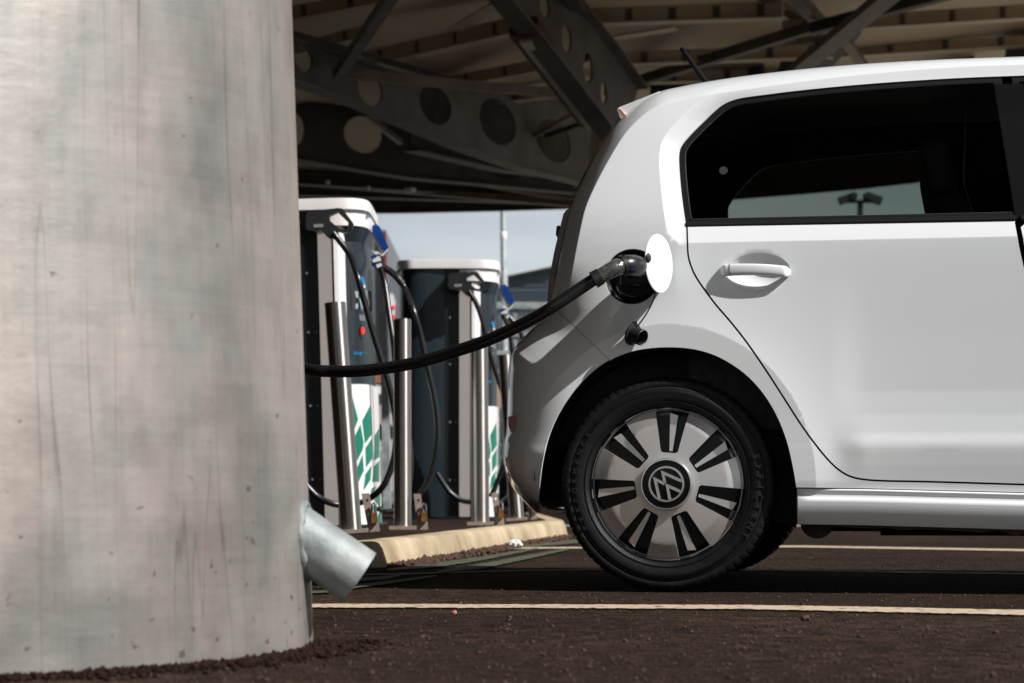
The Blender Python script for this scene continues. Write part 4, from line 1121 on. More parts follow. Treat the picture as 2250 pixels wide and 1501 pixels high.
# decals on the nose of the charger: pixel on first charger -> plan curve
def nose(px,py,out=.001,lower=False):
    px=px+math.tan(T1)*(1160-py)
    kx=(px-CX)/F; C_=face_c+(np.array([.010,-.004]) if lower else np.array([-.002,0]))
    Xw=O1.x+C_[:,0]; Yw=O1.y+C_[:,1]; f=Xw-kx*Yw
    i=np.where((f[:-1]<=0)&(f[1:]>=0))[0]
    if len(i): i=i[0]; a=-f[i]/(f[i+1]-f[i]+1e-12)
    elif f[0]>0: i=0; a=-.0
    else: i=len(f)-2; a=1.0
    p=C_[i]*(1-a)+C_[i+1]*a; tg=C_[i+1]-C_[i]; tg/=np.linalg.norm(tg); Yq=O1.y+p[1]
    return (p[0]+tg[1]*out, p[1]-tg[0]*out, CH+(HY-py)/F*Yq-KZ)
def decal(name,polys,m,parent,out=.0012,lower=False):
    mb=MB()
    for P in polys:
        P=np.array(P,float); V2,T=fill2d(resample(P,1.6,True),[],2.0); mb.add([nose(x,y,out,lower) for x,y in V2],T)
    return mb.build(name,m,parent,False)
q=lambda x,y:(640+x/3.575,780+y/3.575)
gp=[[(470,300),(525,505),(490,600),(470,560)],[(555,520),(622,392),(636,620),(578,700)],[(498,640),(543,545),(568,690),(560,750),(512,840),(500,760)],[(580,735),(637,650),(634,820),(585,890)],[(652,640),(690,575),(690,805),(648,835)],
 [(512,900),(560,780),(570,910),(525,1005)],[(580,940),(630,870),(622,985),(565,1070)],[(645,880),(690,835),(690,1000),(634,1000)],[(612,1125),(630,1050),(668,1035),(640,1090)],[(655,1140),(697,1090),(697,1200),(668,1165)],[(608,1230),(648,1175),(682,1215),(650,1285)],[(690,1240),(706,1225),(706,1352),(690,1350),(668,1300)],[(612,1345),(650,1330),(668,1355),(615,1357)]]
lp=[o for o in c1.children if o.name.startswith('lower_panel')][0]; fp=[o for o in c1.children if o.name.startswith('front_panel')][0]; chn=[o for o in c1.children if o.name.startswith('chin')][0]
decal('green_pattern',[[q(*p) for p in P] for P in gp],M['green'],lp,.0012,True)
r3=lambda x,y:(640+x/3.753,400+y/3.753)
decal('screen',[[r3(488,860),(r3(660,905)),r3(662,1070),r3(490,1060)]],M['gloss_black'],fp,.0015)
decal('screen_glyph',[[r3(520,900),r3(545,905),r3(550,960),r3(530,950)],[r3(555,960),r3(585,965),r3(590,1040),r3(575,1050)],[r3(525,1010),r3(545,1000),r3(548,1040),r3(528,1050)]],mat('screen_grey',(.25,.33,.36),.3),fp,.003)
decal('blue_sticker',[[r3(565,780),r3(590,790),r3(606,850),r3(585,855)]],M['cyan'],fp,.003)
decal('white_sticker',[[r3(585,856),r3(606,851),r3(606,878),r3(592,876)]],M['ch_white'],fp,.003)
decal('card_reader',[[r3(553,1095),r3(600,1100),r3(606,1150),r3(560,1145)]],mat('reader_grey',(.12,.13,.13),.4),fp,.003)
decal('stop_housing',[circ(*r3(580,1235),5.2,20,17)],M['ch_black'],fp,.003)
decal('stop_button',[circ(*r3(573,1230),3.6,20,8)],M['redbutton'],fp,.012)
def text_decal(name,txt,px,py,w_,h_,m,parent,chinm=False,out=.0015):
    V,Fc=font_mesh(txt,1.0,.01); x1=max(v[0] for v in V)
    if chinm:
        W_=[]
        for v in V:
            s=v[0]/x1*w_; W_.append((px+s,py-v[1]*h_))
        mb=MB(); P=[]
        for a,b in W_:
            p=nose(a,b,.002); P.append((p[0]+.0195,p[1]-.0335,p[2]))
        mb.add(P,Fc)
    else:
        mb=MB(); mb.add([nose(px+v[0]/x1*w_,py-v[1]*h_,out) for v in V],Fc)
    return mb.build(name,m,parent,False)
text_decal('lettering','p',796,481,6.0,15,M['dkteal'],chn,True); text_decal('lettering','o',802.5,481,5.2,15,M['cyan'],chn,True); text_decal('lettering','la',808,481,6.5,15,M['dkteal'],chn,True)
text_decal('lettering','charge',776,779,19,10,M['cyan'],fp,out=.003)
text_decal('lettering','your',797,779,11,8,mat('green_text',(.0,.15,.06),.5),fp,out=.003)
def polytube(name,px,Y,r,m,parent,n=8,seg=6):
    """px: list of (x,y[,Y]) in photo pixels"""
    P=[Wp(p[0],p[1],(p[2] if len(p)>2 else Y)) for p in px]; P=catmull([tuple(v) for v in P],seg)
    mb=MB(); mb.tube(P,r,n+4); o=mb.build(name,m,None); 
    if parent is not None: o.parent=parent; o.matrix_parent_inverse=(Matrix.Translation(parent.location)@parent.rotation_euler.to_matrix().to_4x4()).inverted()
    return o
def adopt(o,parent):
    o.parent=parent; o.matrix_parent_inverse=(Matrix.Translation(parent.location)@parent.rotation_euler.to_matrix().to_4x4()).inverted(); return o
def px_plate(name,outline,holes,Y,thick,m,parent=None):
    V,Fc=extrude2d(np.array(outline,float),[np.array(h,float) for h in holes],lambda x,y,d: Wp(x,y,Y)+Vector((0,d,0)),thick); o=mesh(name,V,Fc,m,None,True,30)
    if parent is not None: adopt(o,parent)
    return o
# second charger: copy with all its parts, upright
c2=c1.copy(); C.objects.link(c2); O2=Vector(((1060-CX)/F*15.0,15.0,KZ)); c2.location=O2; c2.rotation_euler=(0,0,0)
def copy_children(a,b):
    for ch in [x for x in bpy.data.objects if x.parent==a]:
        d=ch.copy(); C.objects.link(d); d.parent=b; copy_children(ch,d)
copy_children(c1,c2)
c2['label']='second charging post, beyond the first, beside the back of the white car'
# connectors and their cables (belong to each charger)
def gun(ch,f,Y,sc):
    g1=[(700,462),(742,457),(752,458),(776,490),(775,503),(766,511),(752,511),(742,508),(744,518),(728,526),(716,518),(706,506),(700,508),(676,506),(672,498),(673,470),(682,462)]
    h1=[(724,474),(742,466),(765,488),(765,498),(757,505),(747,504),(724,484)]
    o=px_plate('connector',[f(*p) for p in g1],[[f(*p) for p in h1]],Y,.055,M['black_plastic'],ch)
    b=px_plate('connector_label',[f(689,493),f(710,492),f(710,499),f(689,500)],[],Y-.003,.003,mat('faint_label',(.22,.22,.21),.5),ch)
    px_plate('holster',[f(674,462),f(705,460),f(708,508),f(690,512),(f(676,508))],[],Y+.055,.10,M['ch_black'],ch)
    # blue handled connector on the far side
    o2=px_plate('connector',[f(818,495),f(828,493),f(835,499),f(853,541),f(851,547),f(846,552),f(838,545),f(817,507)],[],Y+.45,.05,M['blue'],ch)
    px_plate('connector_guard',[f(815,512),f(818,508),f(839,546),f(846,551),f(852,547),f(853,550),f(840,563),f(832,557),f(826,560),f(816,549),f(824,553),f(834,552)],[],Y+.46,.04,M['white_plastic'],ch)
    px_plate('connector_body',[f(815,562),f(826,559),f(832,561),f(835,575),f(840,580),f(838,590),f(828,590),f(817,583)],[],Y+.44,.05,M['blue'],ch)
    px_plate('connector_ring',[f(817,572),f(832,562),f(836,567),f(834,573),f(821,577)],[],Y+.43,.07,M['white_plastic'],ch)
    px_plate('connector_ring',[f(826,582),f(837,578),f(840,584),f(829,589)],[],Y+.43,.07,M['white_plastic'],ch)
f1=lambda x,y:(x,y)
Yc=11.62
gun(c1,f1,Yc,1)
def f2(x,y): s=.80; return (991+ (x-684)*s+3, 609+(y-472)*s-1)
gun(c2,f2,14.85,.8)
rC=.0155
polytube('charging_lead',[(732,512),(745,528),(768,560,11.6),(785,606,11.5),(800,660,11.5),(818,725,11.5),(838,790,11.5),(856,850,11.5),(869,920,11.5),(870,970,11.5),(862,1020,11.5),(842,1068,11.5),(808,1098,11.55),(778,1108,11.7)],Yc,rC,M['cable'],c1)
polytube('charging_lead',[(775,1109,11.65),(735,1108,11.6),(700,1093,11.6),(676,1070,11.6),(650,1040,11.6)],11.6,rC,M['cable'],c1)
polytube('charging_lead',[(836,590,12.0),(845,620,12.0),(854,680,11.95),(864,750,11.9),(869,800,11.9),(880,870,11.9),(893,940,11.9),(902,1000,11.9),(900,1060,11.9),(888,1095,11.9),(868,1112,11.9)],11.9,.0145,M['cable'],c1)
polytube('charging_lead',[(838,588,12.1),(850,592,12.1),(872,610,12.0),(890,634,12.0),(908,680,11.9),(925,740,11.9),(940,810,11.9),(955,880,11.9),(961,940,11.9),(957,1000,11.9),(941,1055,11.9),(915,1095,11.9),(880,1118,11.95),(848,1124,12.0),(833,1118,12.1)],12,.0145,M['cable'],c1)
polytube('lead_boot',[(842,587,12.08),(858,597,12.05),(872,609,12.0),(884,624,12.0)],12,[.018]*19,M['black_plastic'],c1)
# second charger's cables
polytube('charging_lead',[(1030,640),(1044,662),(1056,692),(1066,730),(1078,780),(1092,826),(1106,866),(1117,905),(1119,960),(1112,1010),(1096,1050),(1078,1092)],14.7,.0155,M['cable'],c2)
polytube('charging_lead',[(1042,1104),(1015,1100),(992,1085),(978,1068),(960,1040)],14.7,.0155,M['cable'],c2)
polytube('charging_lead',[(1104,690),(1114,712),(1122,745),(1128,790),(1140,860),(1152,930),(1155,990),(1145,1050),(1118,1090),(1094,1110),(1080,1112)],15.2,.0145,M['cable'],c2)
polytube('charging_lead',[(1108,688),(1122,700),(1138,720),(1150,748),(1165,800),(1176,870),(1180,950),(1170,1020),(1145,1060),(1115,1085)],15.3,.0145,M['cable'],c2)

# folding steel bollards with hasp and padlock
def bollard(base,h,r,tilt,label):
    t=empty('folding_bollard',base,(0,-tilt,0)); tag(t,label,'bollard','folding steel bollards in front of the charging posts')
    mb=MB(); mb.lathe([(0,r),(h-.003,r),(h,r-.003),(h,.0005)],40,'z'); mb.build('post',M['steel'],t)
    mb=MB(); mb.box((0,.0,.008),(r*3.0,r*3,.016)); mb.build('base_plate',M['tan_metal'],t,False)
    # hinge plate beside the foot, holed, leaning a little
    pl=[(r+.012,.165),(r+.045,.165),(r+.050,.12),(r+.076,.03),(r+.078,.0),(r+.034,.0),(r+.028,.03)]
    V,Fc=extrude2d(np.array(pl),[circ(r+.034,.135,.006,12)],lambda x,y,d:(x,-.05+d,y),.012); mesh('hasp_plate',V,Fc,M['tan_metal'],t,True,30)
    mb=MB(); mb.box((r+.061,-.064,.058),(.026,.020,.042)); pk=mb.build('padlock',M['brass'],t,False)
    mb=MB(); P=[(r+.053,-.064,.078),(r+.053,-.064,.108),(r+.056,-.064,.118),(r+.061,-.064,.121),(r+.066,-.064,.118),(r+.069,-.064,.108),(r+.069,-.064,.078)]; mb.tube(P,.0035,8); mb.build('shackle',M['chrome'],pk)
    return t
bollard(Vector(((772-CX)/F*10.3,10.3,KZ)),.985,.0455,R(4.1),'brushed steel bollard nearest the column, leaning left')
bollard(Vector(((885-CX)/F*11.2,11.2,KZ)),.975,.0405,R(.1),'brushed steel bollard between the two charging posts, behind hanging black leads')
bollard(Vector(((1056-CX)/F*12.5,12.5,KZ)),.965,.0455,R(.5),'brushed steel bollard in front of the second charging post')
bollard(Vector(((1136-CX)/F*14.2,14.2,KZ)),.975,.042,R(4.2),'brushed steel bollard half hidden behind the rear bumper of the car')

# cable plugged into the car
pP=[(1318,606,6.40),(1290,624,6.40),(1250,651,6.40),(1215,674,6.40),(1180,696,6.42),(1120,726,6.46),(1060,752,6.5),(1000,772,6.54),(930,793,6.58),(860,807,6.62),(790,815,6.66),(730,816,6.7),(672,812,6.75),(600,795,7.0),(520,740,7.6),(480,640,8.6),(520,540,10.0),(600,500,11.2),(650,490,11.8)]
P=catmull([tuple(Wp(*p)) for p in pP],8); mb=MB(); mb.tube(P,.0168,20); lead=mb.build('car_charging_cable',M['cable'],None); tag(lead,'thick black charging cable running from the column to the car socket','cable')
P=catmull([tuple(Wp(x,y,Y)) for x,y,Y in ((1372,583,6.42),(1352,589,6.405),(1335,598,6.40),(1316,609,6.395),(1304,616,6.395))],5); mb=MB(); n_=len(P); mb.tube(P,[.0235-.0045*i/(n_-1) for i in range(n_)],24); bt_=mb.build('cable_boot',M['clearplastic'],lead)
mb=MB()
for (x,y),ro in (((1316,608),.0225),((1307,614),.0235)):
    pass
P=[Wp(1320,606.5,6.395),Wp(1304,616,6.395)]; mb.tube(P,[.0225,.0235],24); P=[Wp(1371,583,6.42),Wp(1363,585.5,6.415)]; mb.tube(P,[.029,.027],24); mb.build('cable_collar',M['black_plastic'],lead)
# plug body: fat rounded head turning into the socket
P=[Wp(1364,585,6.42),Wp(1374,583,6.422),Wp(1386,583,6.435),Wp(1398,585,6.47),Wp(1404,588,6.56)]; P=catmull([tuple(p) for p in P],5); n_=len(P)
mb=MB(); mb.tube(P,[.0225+.0055*math.sin(min(1,i/(n_-1)*1.4)*math.pi/2) for i in range(n_)],28)
mb.build('plug',mat('satin_plug',(.010,.010,.011),.34,var=.5,vscale=30),lead)
V,Fc=extrude2d(np.array([(1368,562),(1374,559),(1398,559),(1410,570),(1415,586),(1412,604),(1400,612),(1388,612),(1376,606)],float),[],lambda x,y,d:Wp(x,y,6.50+d),.05); mesh('plug_shroud',V,Fc,mat('satin_plug2',(.015,.015,.016),.3),lead,True,40)
V,Fc=extrude2d(np.array([(1380,578),(1394,577.5),(1394.5,593),(1386,594),(1380,590)],float),[],lambda x,y,d:Wp(x,y,6.405+d),.02); mesh('plug_button',V,Fc,M['plug_blue'],lead,True,40)

# ================================================================== BACKGROUND
def fence():
    t=empty('mesh_fence',(0,38,0)); tag(t,'galvanised mesh fence with a thick top rail beyond the second charging post','fence')
    zt=CH+(HY-671)/F*38
    mb=MB(); mb.bar((-1.6,0,zt),(12,0,zt),.09,.10); rr_=MB(); rr_.bar((-1.6,0,CH+(HY-735)/F*38),(12,0,CH+(HY-735)/F*38),.06,.07); rr_.build('rail',M['galv'],t,False); rr_=MB(); rr_.bar((-1.6,0,CH+(HY-775)/F*38),(12,0,CH+(HY-775)/F*38),.06,.06); rr_.build('rail',M['galv'],t,False)
    mb.build('rail',M['galv'],t,False)
    for x in (-1.6,.06,3.0,6.0,9.0,12.0): 
        mb=MB(); mb.bar((x,.03,0),(x,.03,zt),.07,.07); mb.build('post',M['galv'],t,False)
    mb=MB(); x=-1.6
    while x<12: mb.bar((x,0,.1),(x,0,zt),.010,.010); x+=.07
    z=.15
    while z<zt: mb.bar((-1.6,.004,z),(12,.004,z),.008,.008); z+=.2
    mb.build('mesh_panel',M['galv'],t,False)
fence()
# lamp post
t=empty('lamp_post',((1112-CX)/F*40,40,0),(0,-R(.6),0)); tag(t,'slim grey lamp post rising behind the second charging post','lamp post')
mb=MB(); mb.lathe([(0,.070),(3.9,.064),(3.95,.047),(12,.040),(12.0,.0005)],20,'z'); mb.build('post',M['galv'],t)
mb=MB(); mb.lathe([(4.38,.0475),(4.39,.053),(4.50,.053),(4.51,.0475)],20,'z'); mb.build('band',M['paper'],t)
mb=MB(); mb.bar((0,0,12),(1.0,0,12.15),.06,.05); mb.box((1.2,0,12.17),(.5,.2,.08)); mb.build('lantern',M['galv'],t,False)
# twin floodlights seen through the car windows
t=empty('floodlight_mast',((1890-CX)/F*48,48,0)); tag(t,'mast with two floodlight heads seen through the car windows','floodlight')
zz=CH+(HY-462)/F*48; zt_=CH+(HY-443)/F*48
mb=MB(); mb.bar((0,0,0),(0,0,zt_),.10,.10); mb.bar((-.30,0,zt_),(.30,0,zt_),.06,.06); mb.build('mast',M['darksteel'],t,False)
for s in (-1,1):
    mb=MB(); mb.box((s*.26,0,zt_+.06),(.34,.22,.15),Matrix.Rotation(s*R(20),3,'Y')); mb.box((s*.13,0,zt_+.10),(.12,.3,.10)); mb.build('lamp_head',M['darksteel'],t,False)
# warehouse with rising eaves line
def prismY(name,pxs,Y,th,m,parent=None):
    V,Fc=extrude2d(np.array(pxs,float),[],lambda x,y,d:Wp(x,y,Y)+Vector((0,d,0)),th); return mesh(name,V,Fc,m,parent,False)
t=empty('warehouse',(0,60,0)); tag(t,'blue grey clad warehouse with a sloping dark roof edge beyond the fence','building')
def ch_(o,p): o.parent=p; o.matrix_parent_inverse=Matrix.Translation(p.location).inverted(); return o
wl=ch_(prismY('wall',[(1060,1088),(1060,622),(1094,614),(1330,566),(1700,560),(1700,1088)],60,14,M['bldg']),t)
rfz=ch_(prismY('roof_edge',[(1056,619),(1094,610),(1330,561),(1710,554),(1710,560),(1330,568),(1094,617),(1056,626)],59.8,15,M['trim']),t)
mb=MB()
for i in range(60):
    y=600+i*8; 
    if y>1080: break
    a=Wp(1062,max(y,622),60); b=Wp(1690,y,60); 
    if y<640: a=Wp(1094+ (640-y)*1.2,y+4,60)
    mb.bar(a-Vector((0,.02,0)),b-Vector((0,.02,0)),.03,.035)
ch_(mb.build('cladding_rib',mat('rib_blue',(.060,.085,.11),.5),None,False),t)
t2=empty('office_building',(0,45,0)); tag(t2,'plain grey building with a red corner behind the first charging post','building')
ch_(prismY('wall',[(560,1090),(560,505),(847,505),(847,1090)],45,8,M['bldg2']),t2); ch_(prismY('corner_trim',[(843,508),(848,508),(852,1090),(845,1090)],44.9,.3,M['maroon']),t2)
ch_(prismY('low_wing',[(852.5,1090),(852.5,598),(905,592),(905,1090)],46,6,M['bldg2']),t2)
t3=empty('marker_post',(0,38,0)); tag(t3,'round topped white marker post with two red bands seen between the charging posts','post')
ch_(prismY('board',[(856,648),(860,643),(865,650),(868,662),(868,672),(856,672)],38.5,.05,M['paper']),t3); ch_(prismY('red_band',[(856,672),(868,672),(868,677),(857,677)],38.48,.052,M['redbutton']),t3); ch_(prismY('board',[(857,677),(867.5,677),(867,692),(859,692)],38.5,.05,M['paper']),t3); ch_(prismY('red_band',[(859,692),(867,692),(866,702),(860,702)],38.48,.052,M['redbutton']),t3); ch_(prismY('stem',[(861,702),(866,702),(870,1115),(865,1115)],38.5,.04,M['galv']),t3)
t4=empty('utility_cabinet',(0,17,0)); tag(t4,'mottled galvanised box post between the first charging post and its leads','cabinet')
ch_(prismY('box',[(831,671),(848,670),(853,800),(834,800)],17,.2,M['galv']),t4); ch_(prismY('box_stem',[(836,800),(852,800),(858,1123),(842,1123)],17.02,.15,M['galv']),t4)
tag(sheet('bounce_floor',[(-40,17.5),(60,17.5),(60,75),(-40,75)],.004,mat('pale_bounce_floor',(.20,.175,.14),.8,var=.12,vscale=1)),kind='structure')  # pale sheet added to bounce light up onto the cladding
t5=empty('brick_wall',(0,30,0)); tag(t5,'low brown brick wall running behind the charging posts','wall')
ch_(prismY('courses',[(600,1116),(600,1106),(1700,1106),(1700,1116)],30,.3,M['brick']),t5)
t6=empty('parked_van',(0,24,0)); tag(t6,'dark red vehicle body seen low between bumper and rear wheel','van')
ch_(prismY('body',[(1095,1112),(1095,1030),(1110,1000),(1420,1000),(1450,1030),(1450,1112)],27,1.6,mat('dark_red_paint',(.06,.008,.010),.3,coat=.5)),t6); 
mb=MB(); mb.lathe([(0,.0005),(0,.26),(.2,.26)],32,'y',((1400-CX)/F*26.9,26.9,.26)); ch_(mb.build('wheel',M['rubber'],None),t6); mb=MB(); mb.lathe([(0,.0005),(0,.26),(.2,.26)],32,'y',((1150-CX)/F*26.9,26.9,.26)); ch_(mb.build('wheel',M['rubber'],None),t6)
t7=empty('parked_car',(0,40,0)); tag(t7,'white car parked far behind, its bonnet and dark wheel showing between the leads','car')
ch_(prismY('body',[(770,1080),(770,846),(830,848),(852,852),(853,866),(838,880),(846,920),(853,905),(853,1080)],40,1.5,mat('far_car_paint',(.45,.42,.40),.4)),t7)
ch_(prismY('bumper',[(825,846),(858,853),(858,865),(825,866)],39.9,.1,M['paper']),t7)
V,Fc=along([(0,.0005),(0,.13),(.01,.155),(.12,.155)],Wp(846,950,39.6),Vector((0,1,0)),28); o=mesh('wheel',V,[tuple(reversed(f)) for f in Fc],M['rubber'],None,True,40); ch_(o,t7)
ch_(prismY('door_panel',[(838,985),(850,975),(850,1055),(840,1060)],39.9,.05,M['paper']),t7)
t8=empty('hoarding',(0,39,0)); tag(t8,'sunlit tan timber boards between the second charging post and the car','hoarding')
ch_(prismY('board',[(822,822),(842,822),(842,842),(822,842)],39,.05,mat('orange_board',(.28,.13,.06),.6)),t8)
ch_(prismY('board',[(1082,812),(1101,812),(1101,898),(1086,898)],39,.05,mat('tan_board',(.42,.28,.18),.7)),t8)
ch_(prismY('frame_post',[(1101,780),(1121,780),(1124,1090),(1103,1090)],39.1,.08,mat('dark_post',(.04,.025,.02),.6)),t8)

# ================================================================== CANOPY
can=empty('canopy',(0,25,0)); tag(can,'huge dark steel canopy with holed beams and beige cladding overhead','canopy')
ZCE=4.75
edge=[(-34,14),(-32,24),(-24,31),(-13,34.6),(-3.4,34.9),(.9,34.2),(3.2,33.0),(5.3,31.2),(7.3,28.0),(8.6,23),(8.3,19),(7,17.2),(4.4,16.4),(2.6,15.6),(1.2,14.6),(.3,13),(.2,9),(1.2,7.0),(1.8,4.5),(1.8,3),(1.0,.6),(-1.5,-1.2),(-5,-2.6),(-7.4,-4),(-8,-11),(-14,-12),(-28,-4)]
edge=[tuple(p) for p in catmull(edge,3)]
V=[(x,y,ZCE) for x,y in edge]+[(x,y,ZCE+.35) for x,y in edge]; n=len(edge)
# cladding as a ceiling sheet with gentle undulation
V2,T=fill2d(np.array(edge),[],.9)
def zc(x,y): return ZCE+.10*math.sin(y*1.15+.25*x)+.05*math.sin(x*1.3)
Fc=[tuple(reversed(t)) for t in T]
o=mesh('cladding',[(p[0],p[1],zc(*p)) for p in V2],Fc,M['ceil'],None,True,60); ch_(o,can)
o=mesh('roof_top',[(p[0],p[1],ZCE+.6) for p in V2],T,M['darksteel'],None,True,60); ch_(o,can)
def zb_(px,py,Y): return CH+(HY-py)/F*Y
mb=MB(); mb.bar((-13,-11.5,2.4),(-13,22,2.4),.15,4.8);  ch_(mb.build('unseen_shade_wall',M['darksteel'],None,False),can)  # dark wall added out of view to darken the car's rear
rim=MB(); 
for (x0,y0),(x1,y1) in zip(edge[:-1],edge[1:]):
    def pt(x,y): return x,y
    for (dz0,dz1,iny) in ((-.62,.62,0),):
        rim.add([(x0,y0,4.22),(x1,y1,4.22),(x1,y1,5.3),(x0,y0,5.3),(x0,y0-.25,4.20),(x1,y1-.25,4.20)],[(0,1,2,3),(0,4,5,1),(4,5,1,0)][:2])
o=rim.build('rim_fascia',M['darksteel'],None,False); ch_(o,can)
def member(name,a,b,w_,h_,m=None,flange=True):
    """a,b: (px,py,Y)"""
    A=Wp(*a);B=Wp(*b); mb=MB(); mb.bar(A,B,w_,h_)
    o=mb.build(name,m or M['darksteel'],None,False); return ch_(o,can)
def holed(name,p0,p1,top,bot,holes,m=None):
    """web plate standing between plan points p0,p1 (X,Y); top/bot polylines and holes in photo px"""
    p0=Vector((*p0,0)); p1=Vector((*p1,0)); d=(p1-p0).normalized(); nn_=Vector((-d.y,d.x,0))
    def hit(px,py):
        kx=(px-CX)/F; # X=kx*Y on line p0+t d
        t=(kx*p0.y-p0.x)/(d.x-kx*d.y); Y=p0.y+t*d.y; return (t,CH+(HY-py)/F*Y)
    out=[hit(*p) for p in top]+[hit(*p) for p in reversed(bot)]
    H=[]
    for hh_ in holes:
        px,py,rh=hh_[:3]; t,z=hit(px,py); Y=p0.y+t*d.y; rw=hh_[3] if len(hh_)>3 else None
        tr=rh/F*Y if rw is None else abs(hit(px+rw,py)[0]-hit(px-rw,py)[0])/2
        H.append(circ(t,z,tr,30,rh/F*Y))
    H=[h for h in H if inpoly(h,np.array(out)).all()]
    to3=lambda x,y,dd: p0+d*x+nn_*(dd-.01)+Vector((0,0,y))
    V,Fc=extrude2d(np.array(out),H,to3,.02); o=mesh(name,V,Fc,m or M['darksteel'],None,False); ch_(o,can)
    mb=MB()
    for P in (top,bot):
        q=[hit(*p) for p in P]
        for a,b in zip(q[:-1],q[1:]): mb.bar(to3(a[0],a[1],0),to3(b[0],b[1],0),.20,.022)
    # stiffeners
    f=mb.build(name.replace('beam','flange'),m or M['beamf'],None,False); ch_(f,can)
    return o
M['beam']=mat('beam_web',(.115,.115,.12),.55,.2,var=.3,vscale=2.5,bump=.1,bscale=20); M['beamf']=mat('beam_flange',(.16,.135,.115),.5,.2,var=.3,vscale=3)
# main diagonal beam
holed('holed_beam',(-2.3,20.7),(1.0,28.9),[(600,78),(700,108),(820,152),(960,182),(1120,205),(1300,235)],[(600,168),(650,183),(735,212),(800,238),(900,280),(1000,322),(1130,368),(1290,408)],[(665,130,27,20),(812,197,36,27),(955,231,42,35),(1092,268,50,40),(1215,310,46,38)],M['beam'])
# lower beam behind
holed('holed_beam',(-4.2,27.0),(1.8,31.5),[(600,232),(700,228),(800,250),(900,290),(1000,325),(1130,368),(1260,412)],[(600,345),(660,352),(790,375),(900,392),(1050,405),(1260,425)],[(650,285,34,18),(797,296,40,42),(967,338,32,46),(1115,383,13,30)],M['darksteel'])
holed('holed_beam',(-4.6,31.0),(1.6,32.5),[(600,382),(700,385),(900,400),(1260,428)],[(600,402),(700,407),(900,420),(1260,438)],[],M['darksteel'])
member('tie_tube',(600,395,32.5),(1260,448,31.5),.14,.08,M['beamf']); member('tie_tube',(600,350,30.5),(1000,392,31.0),.06,.05,M['beamf']); member('tie_tube',(990,392,31.0),(1250,440,31.5),.06,.05,M['beamf'])
member('tie_tube',(600,425,33),(1260,446,32),.25,.05,M['darksteel'])
holed('shade_web',(-.95,26.0),(1.0,30.0),[(900,140),(1100,200),(1320,250)],[(900,330),(1100,375),(1320,400)],[],M['darksteel'])  # solid dark web added so the beam holes look shaded
# struts
member('strut',(868,-20,18.5),(742,166,21.6),.09,.09,M['beam']); member('strut',(738,160,21.7),(1250,208,25),.07,.09,M['beamf']); member('strut',(600,62,21),(1000,178,24),.05,.05,M['darksteel'])
member('strut',(800,250,24),(880,312,27),.05,.06,M['beamf']); member('strut',(1175,298,27),(1262,248,27),.05,.05,M['beamf'])
member('strut',(1470,205,25),(1200,300,27),.05,.05,M['darksteel'])
# steep beam down the middle
holed('holed_beam',(-.25,19.0),(1.5,23.5),[(1110,-60),(1200,-60),(1270,20),(1340,110),(1400,195)],[(1090,-10),(1150,60),(1230,160),(1310,265),(1360,330)],[(1243,85,30,11),(1290,150,34,10),(1325,205,24,7),(1195,15,24,11)],M['beam'])
member('strut',(1240,-30,20),(1365,185,25),.12,.05,M['darksteel'])
# strip light slung below it
t=empty('strip_light',Wp(1220,160,21)); tag(t,'long boxed strip light with pale lens hanging under the canopy beam','light fixture')
A=Wp(1150,58,20);B=Wp(1305,262,22.5)
mb=MB(); mb.bar(A,B,.24,.16); o=mb.build('housing',M['brass'] if False else mat('brown_housing',(.055,.03,.025),.45),None,False); o.parent=t; o.matrix_parent_inverse=Matrix.Translation(t.location).inverted()
d=(B-A).normalized(); mb=MB(); dn_=Vector((-.02,-.03,-.085)); mb.bar(A+d*.12+dn_,B-d*.02+dn_,.095,.03); o=mb.build('lens',M['lens'],None,False); o.parent=t; o.matrix_parent_inverse=Matrix.Translation(t.location).inverted()
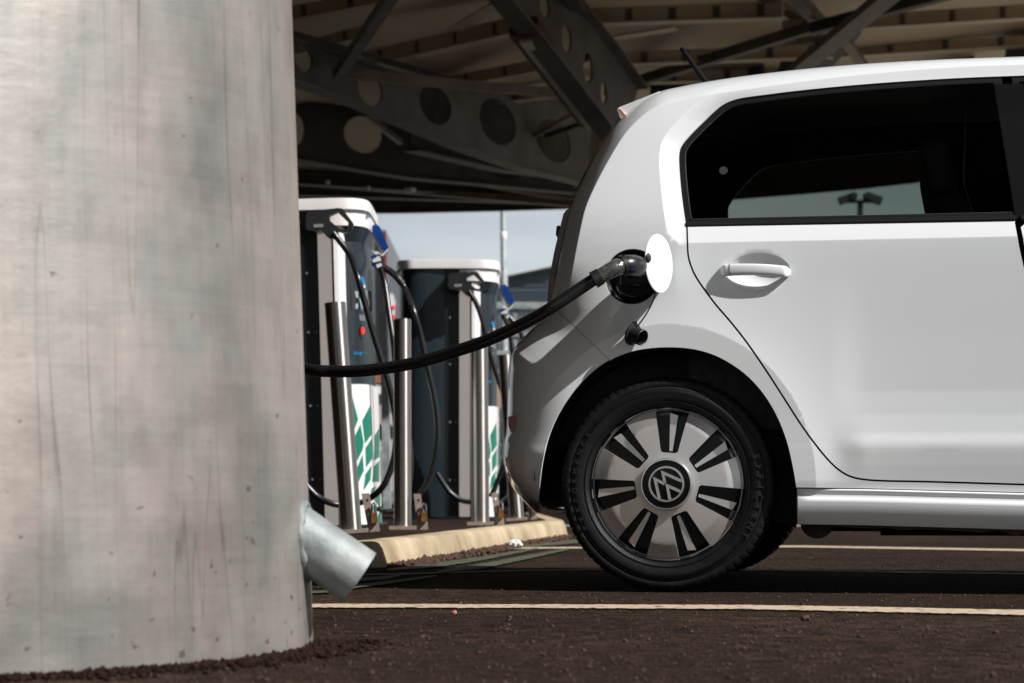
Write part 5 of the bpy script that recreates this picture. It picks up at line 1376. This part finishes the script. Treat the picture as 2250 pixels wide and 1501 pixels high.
# right-hand side struts and beams
member('strut',(1335,200,26),(1800,55,22),.09,.10,M['beam']); member('strut',(1700,-60,19),(1800,48,22),.10,.10,M['beam']); member('strut',(1590,-60,20),(1770,48,23),.14,.04,M['beamf'])
member('strut',(1745,160,22),(1990,-40,18),.17,.07,M['beamf']); member('strut',(1850,80,21),(1905,155,23),.09,.05,M['beamf']); member('strut',(1790,62,21.5),(2250,-60,19),.10,.10,M['darksteel'])
holed('holed_beam',(6.2,17.5),(.9,28.5),[(1430,190),(1560,140),(1700,60),(1800,-10),(1900,-80)],[(1430,230),(1640,240),(1750,200),(1840,110),(1900,30)],[(1697,130,40,20),(1775,92,30,17),(1862,0,34,17),(1640,185,18,20)],M['beam'])
holed('holed_beam',(4.0,26.0),(6.3,21.0),[(1880,152),(1990,110),(2110,70),(2320,10)],[(1880,230),(2320,200)],[(2175,120,46,36),(2010,176,30,30)],M['beam'])
# ribs of the cladding: flanged troughs with bolted splices
M['splice']=mat('splice_plate',(.13,.11,.085),.6)
def rib(a,b,h_=.14,wd=.05,plates=6):
    A=Wp(*a);B=Wp(*b); A.z=min(A.z,ZCE+.02); mb=MB(); mb.bar(A,B,wd,h_); mb.bar(A-Vector((0,.0,h_/2)),B-Vector((0,0,h_/2)),.16,.012)
    o=mb.build('ceiling_rib',M['rib'],None,False); ch_(o,can)
    for i in range(plates):
        mb=MB(); p=A.lerp(B,(i+.5)/plates)
        for dx in (-.05,.05):
            for dz in (-.04,0,.04): mb.box((p.x+dx*.5,p.y-wd*.62-.005,p.z+dz),(.022,.012,.022))
        mb.box((p.x,p.y-wd*.62,p.z),(.055,.006,.10)); ch_(mb.build('splice_plate',M['splice'],None,False),can)
rib((620,35,21.3),(930,-25,20.6),.13,.05,3); rib((800,132,24.0),(1135,55,22.3),.16,.05,4); rib((985,182,25.5),(1340,115,23.8),.13,.05,4); rib((1240,38,22.2),(1720,22,21.6),.15,.05,5); rib((1280,132,24.3),(1830,112,23.8),.13,.05,6)
rib((1290,90,23.2),(1480,60,22.6),.03,.03,0); rib((1720,60,22.7),(2260,25,21.6),.13,.05,5); rib((1420,170,25.5),(1900,160,25),.12,.05,4); rib((1780,120,24.4),(2260,90,23.5),.10,.05,4); rib((1000,60,22.6),(1120,-10,21),.05,.04,0); rib((650,110,23.4),(800,70,22.6),.12,.04,2)
rib((1100,215,26.6),(1300,190,26.0),.12,.05,3)
# downlights near the rim
for x,y,r_ in ((720,404,.022),(808,417,.024),(901,421,.055)):
    p=Wp(x,y,30.5); mb=MB(); mb.lathe([(0,.0005),(-.01,r_),(.02,r_*1.3),(.04,r_*1.3)],20,'z'); o=mb.build('downlight',M['paper'],None); o.location=p
    tag(o,{720:'faint small round downlight nearest the column',808:'middle one of the three round downlights under the rim',901:'larger bright round downlight, rightmost of three under the rim'}[x],'downlight','round downlights under the canopy rim')
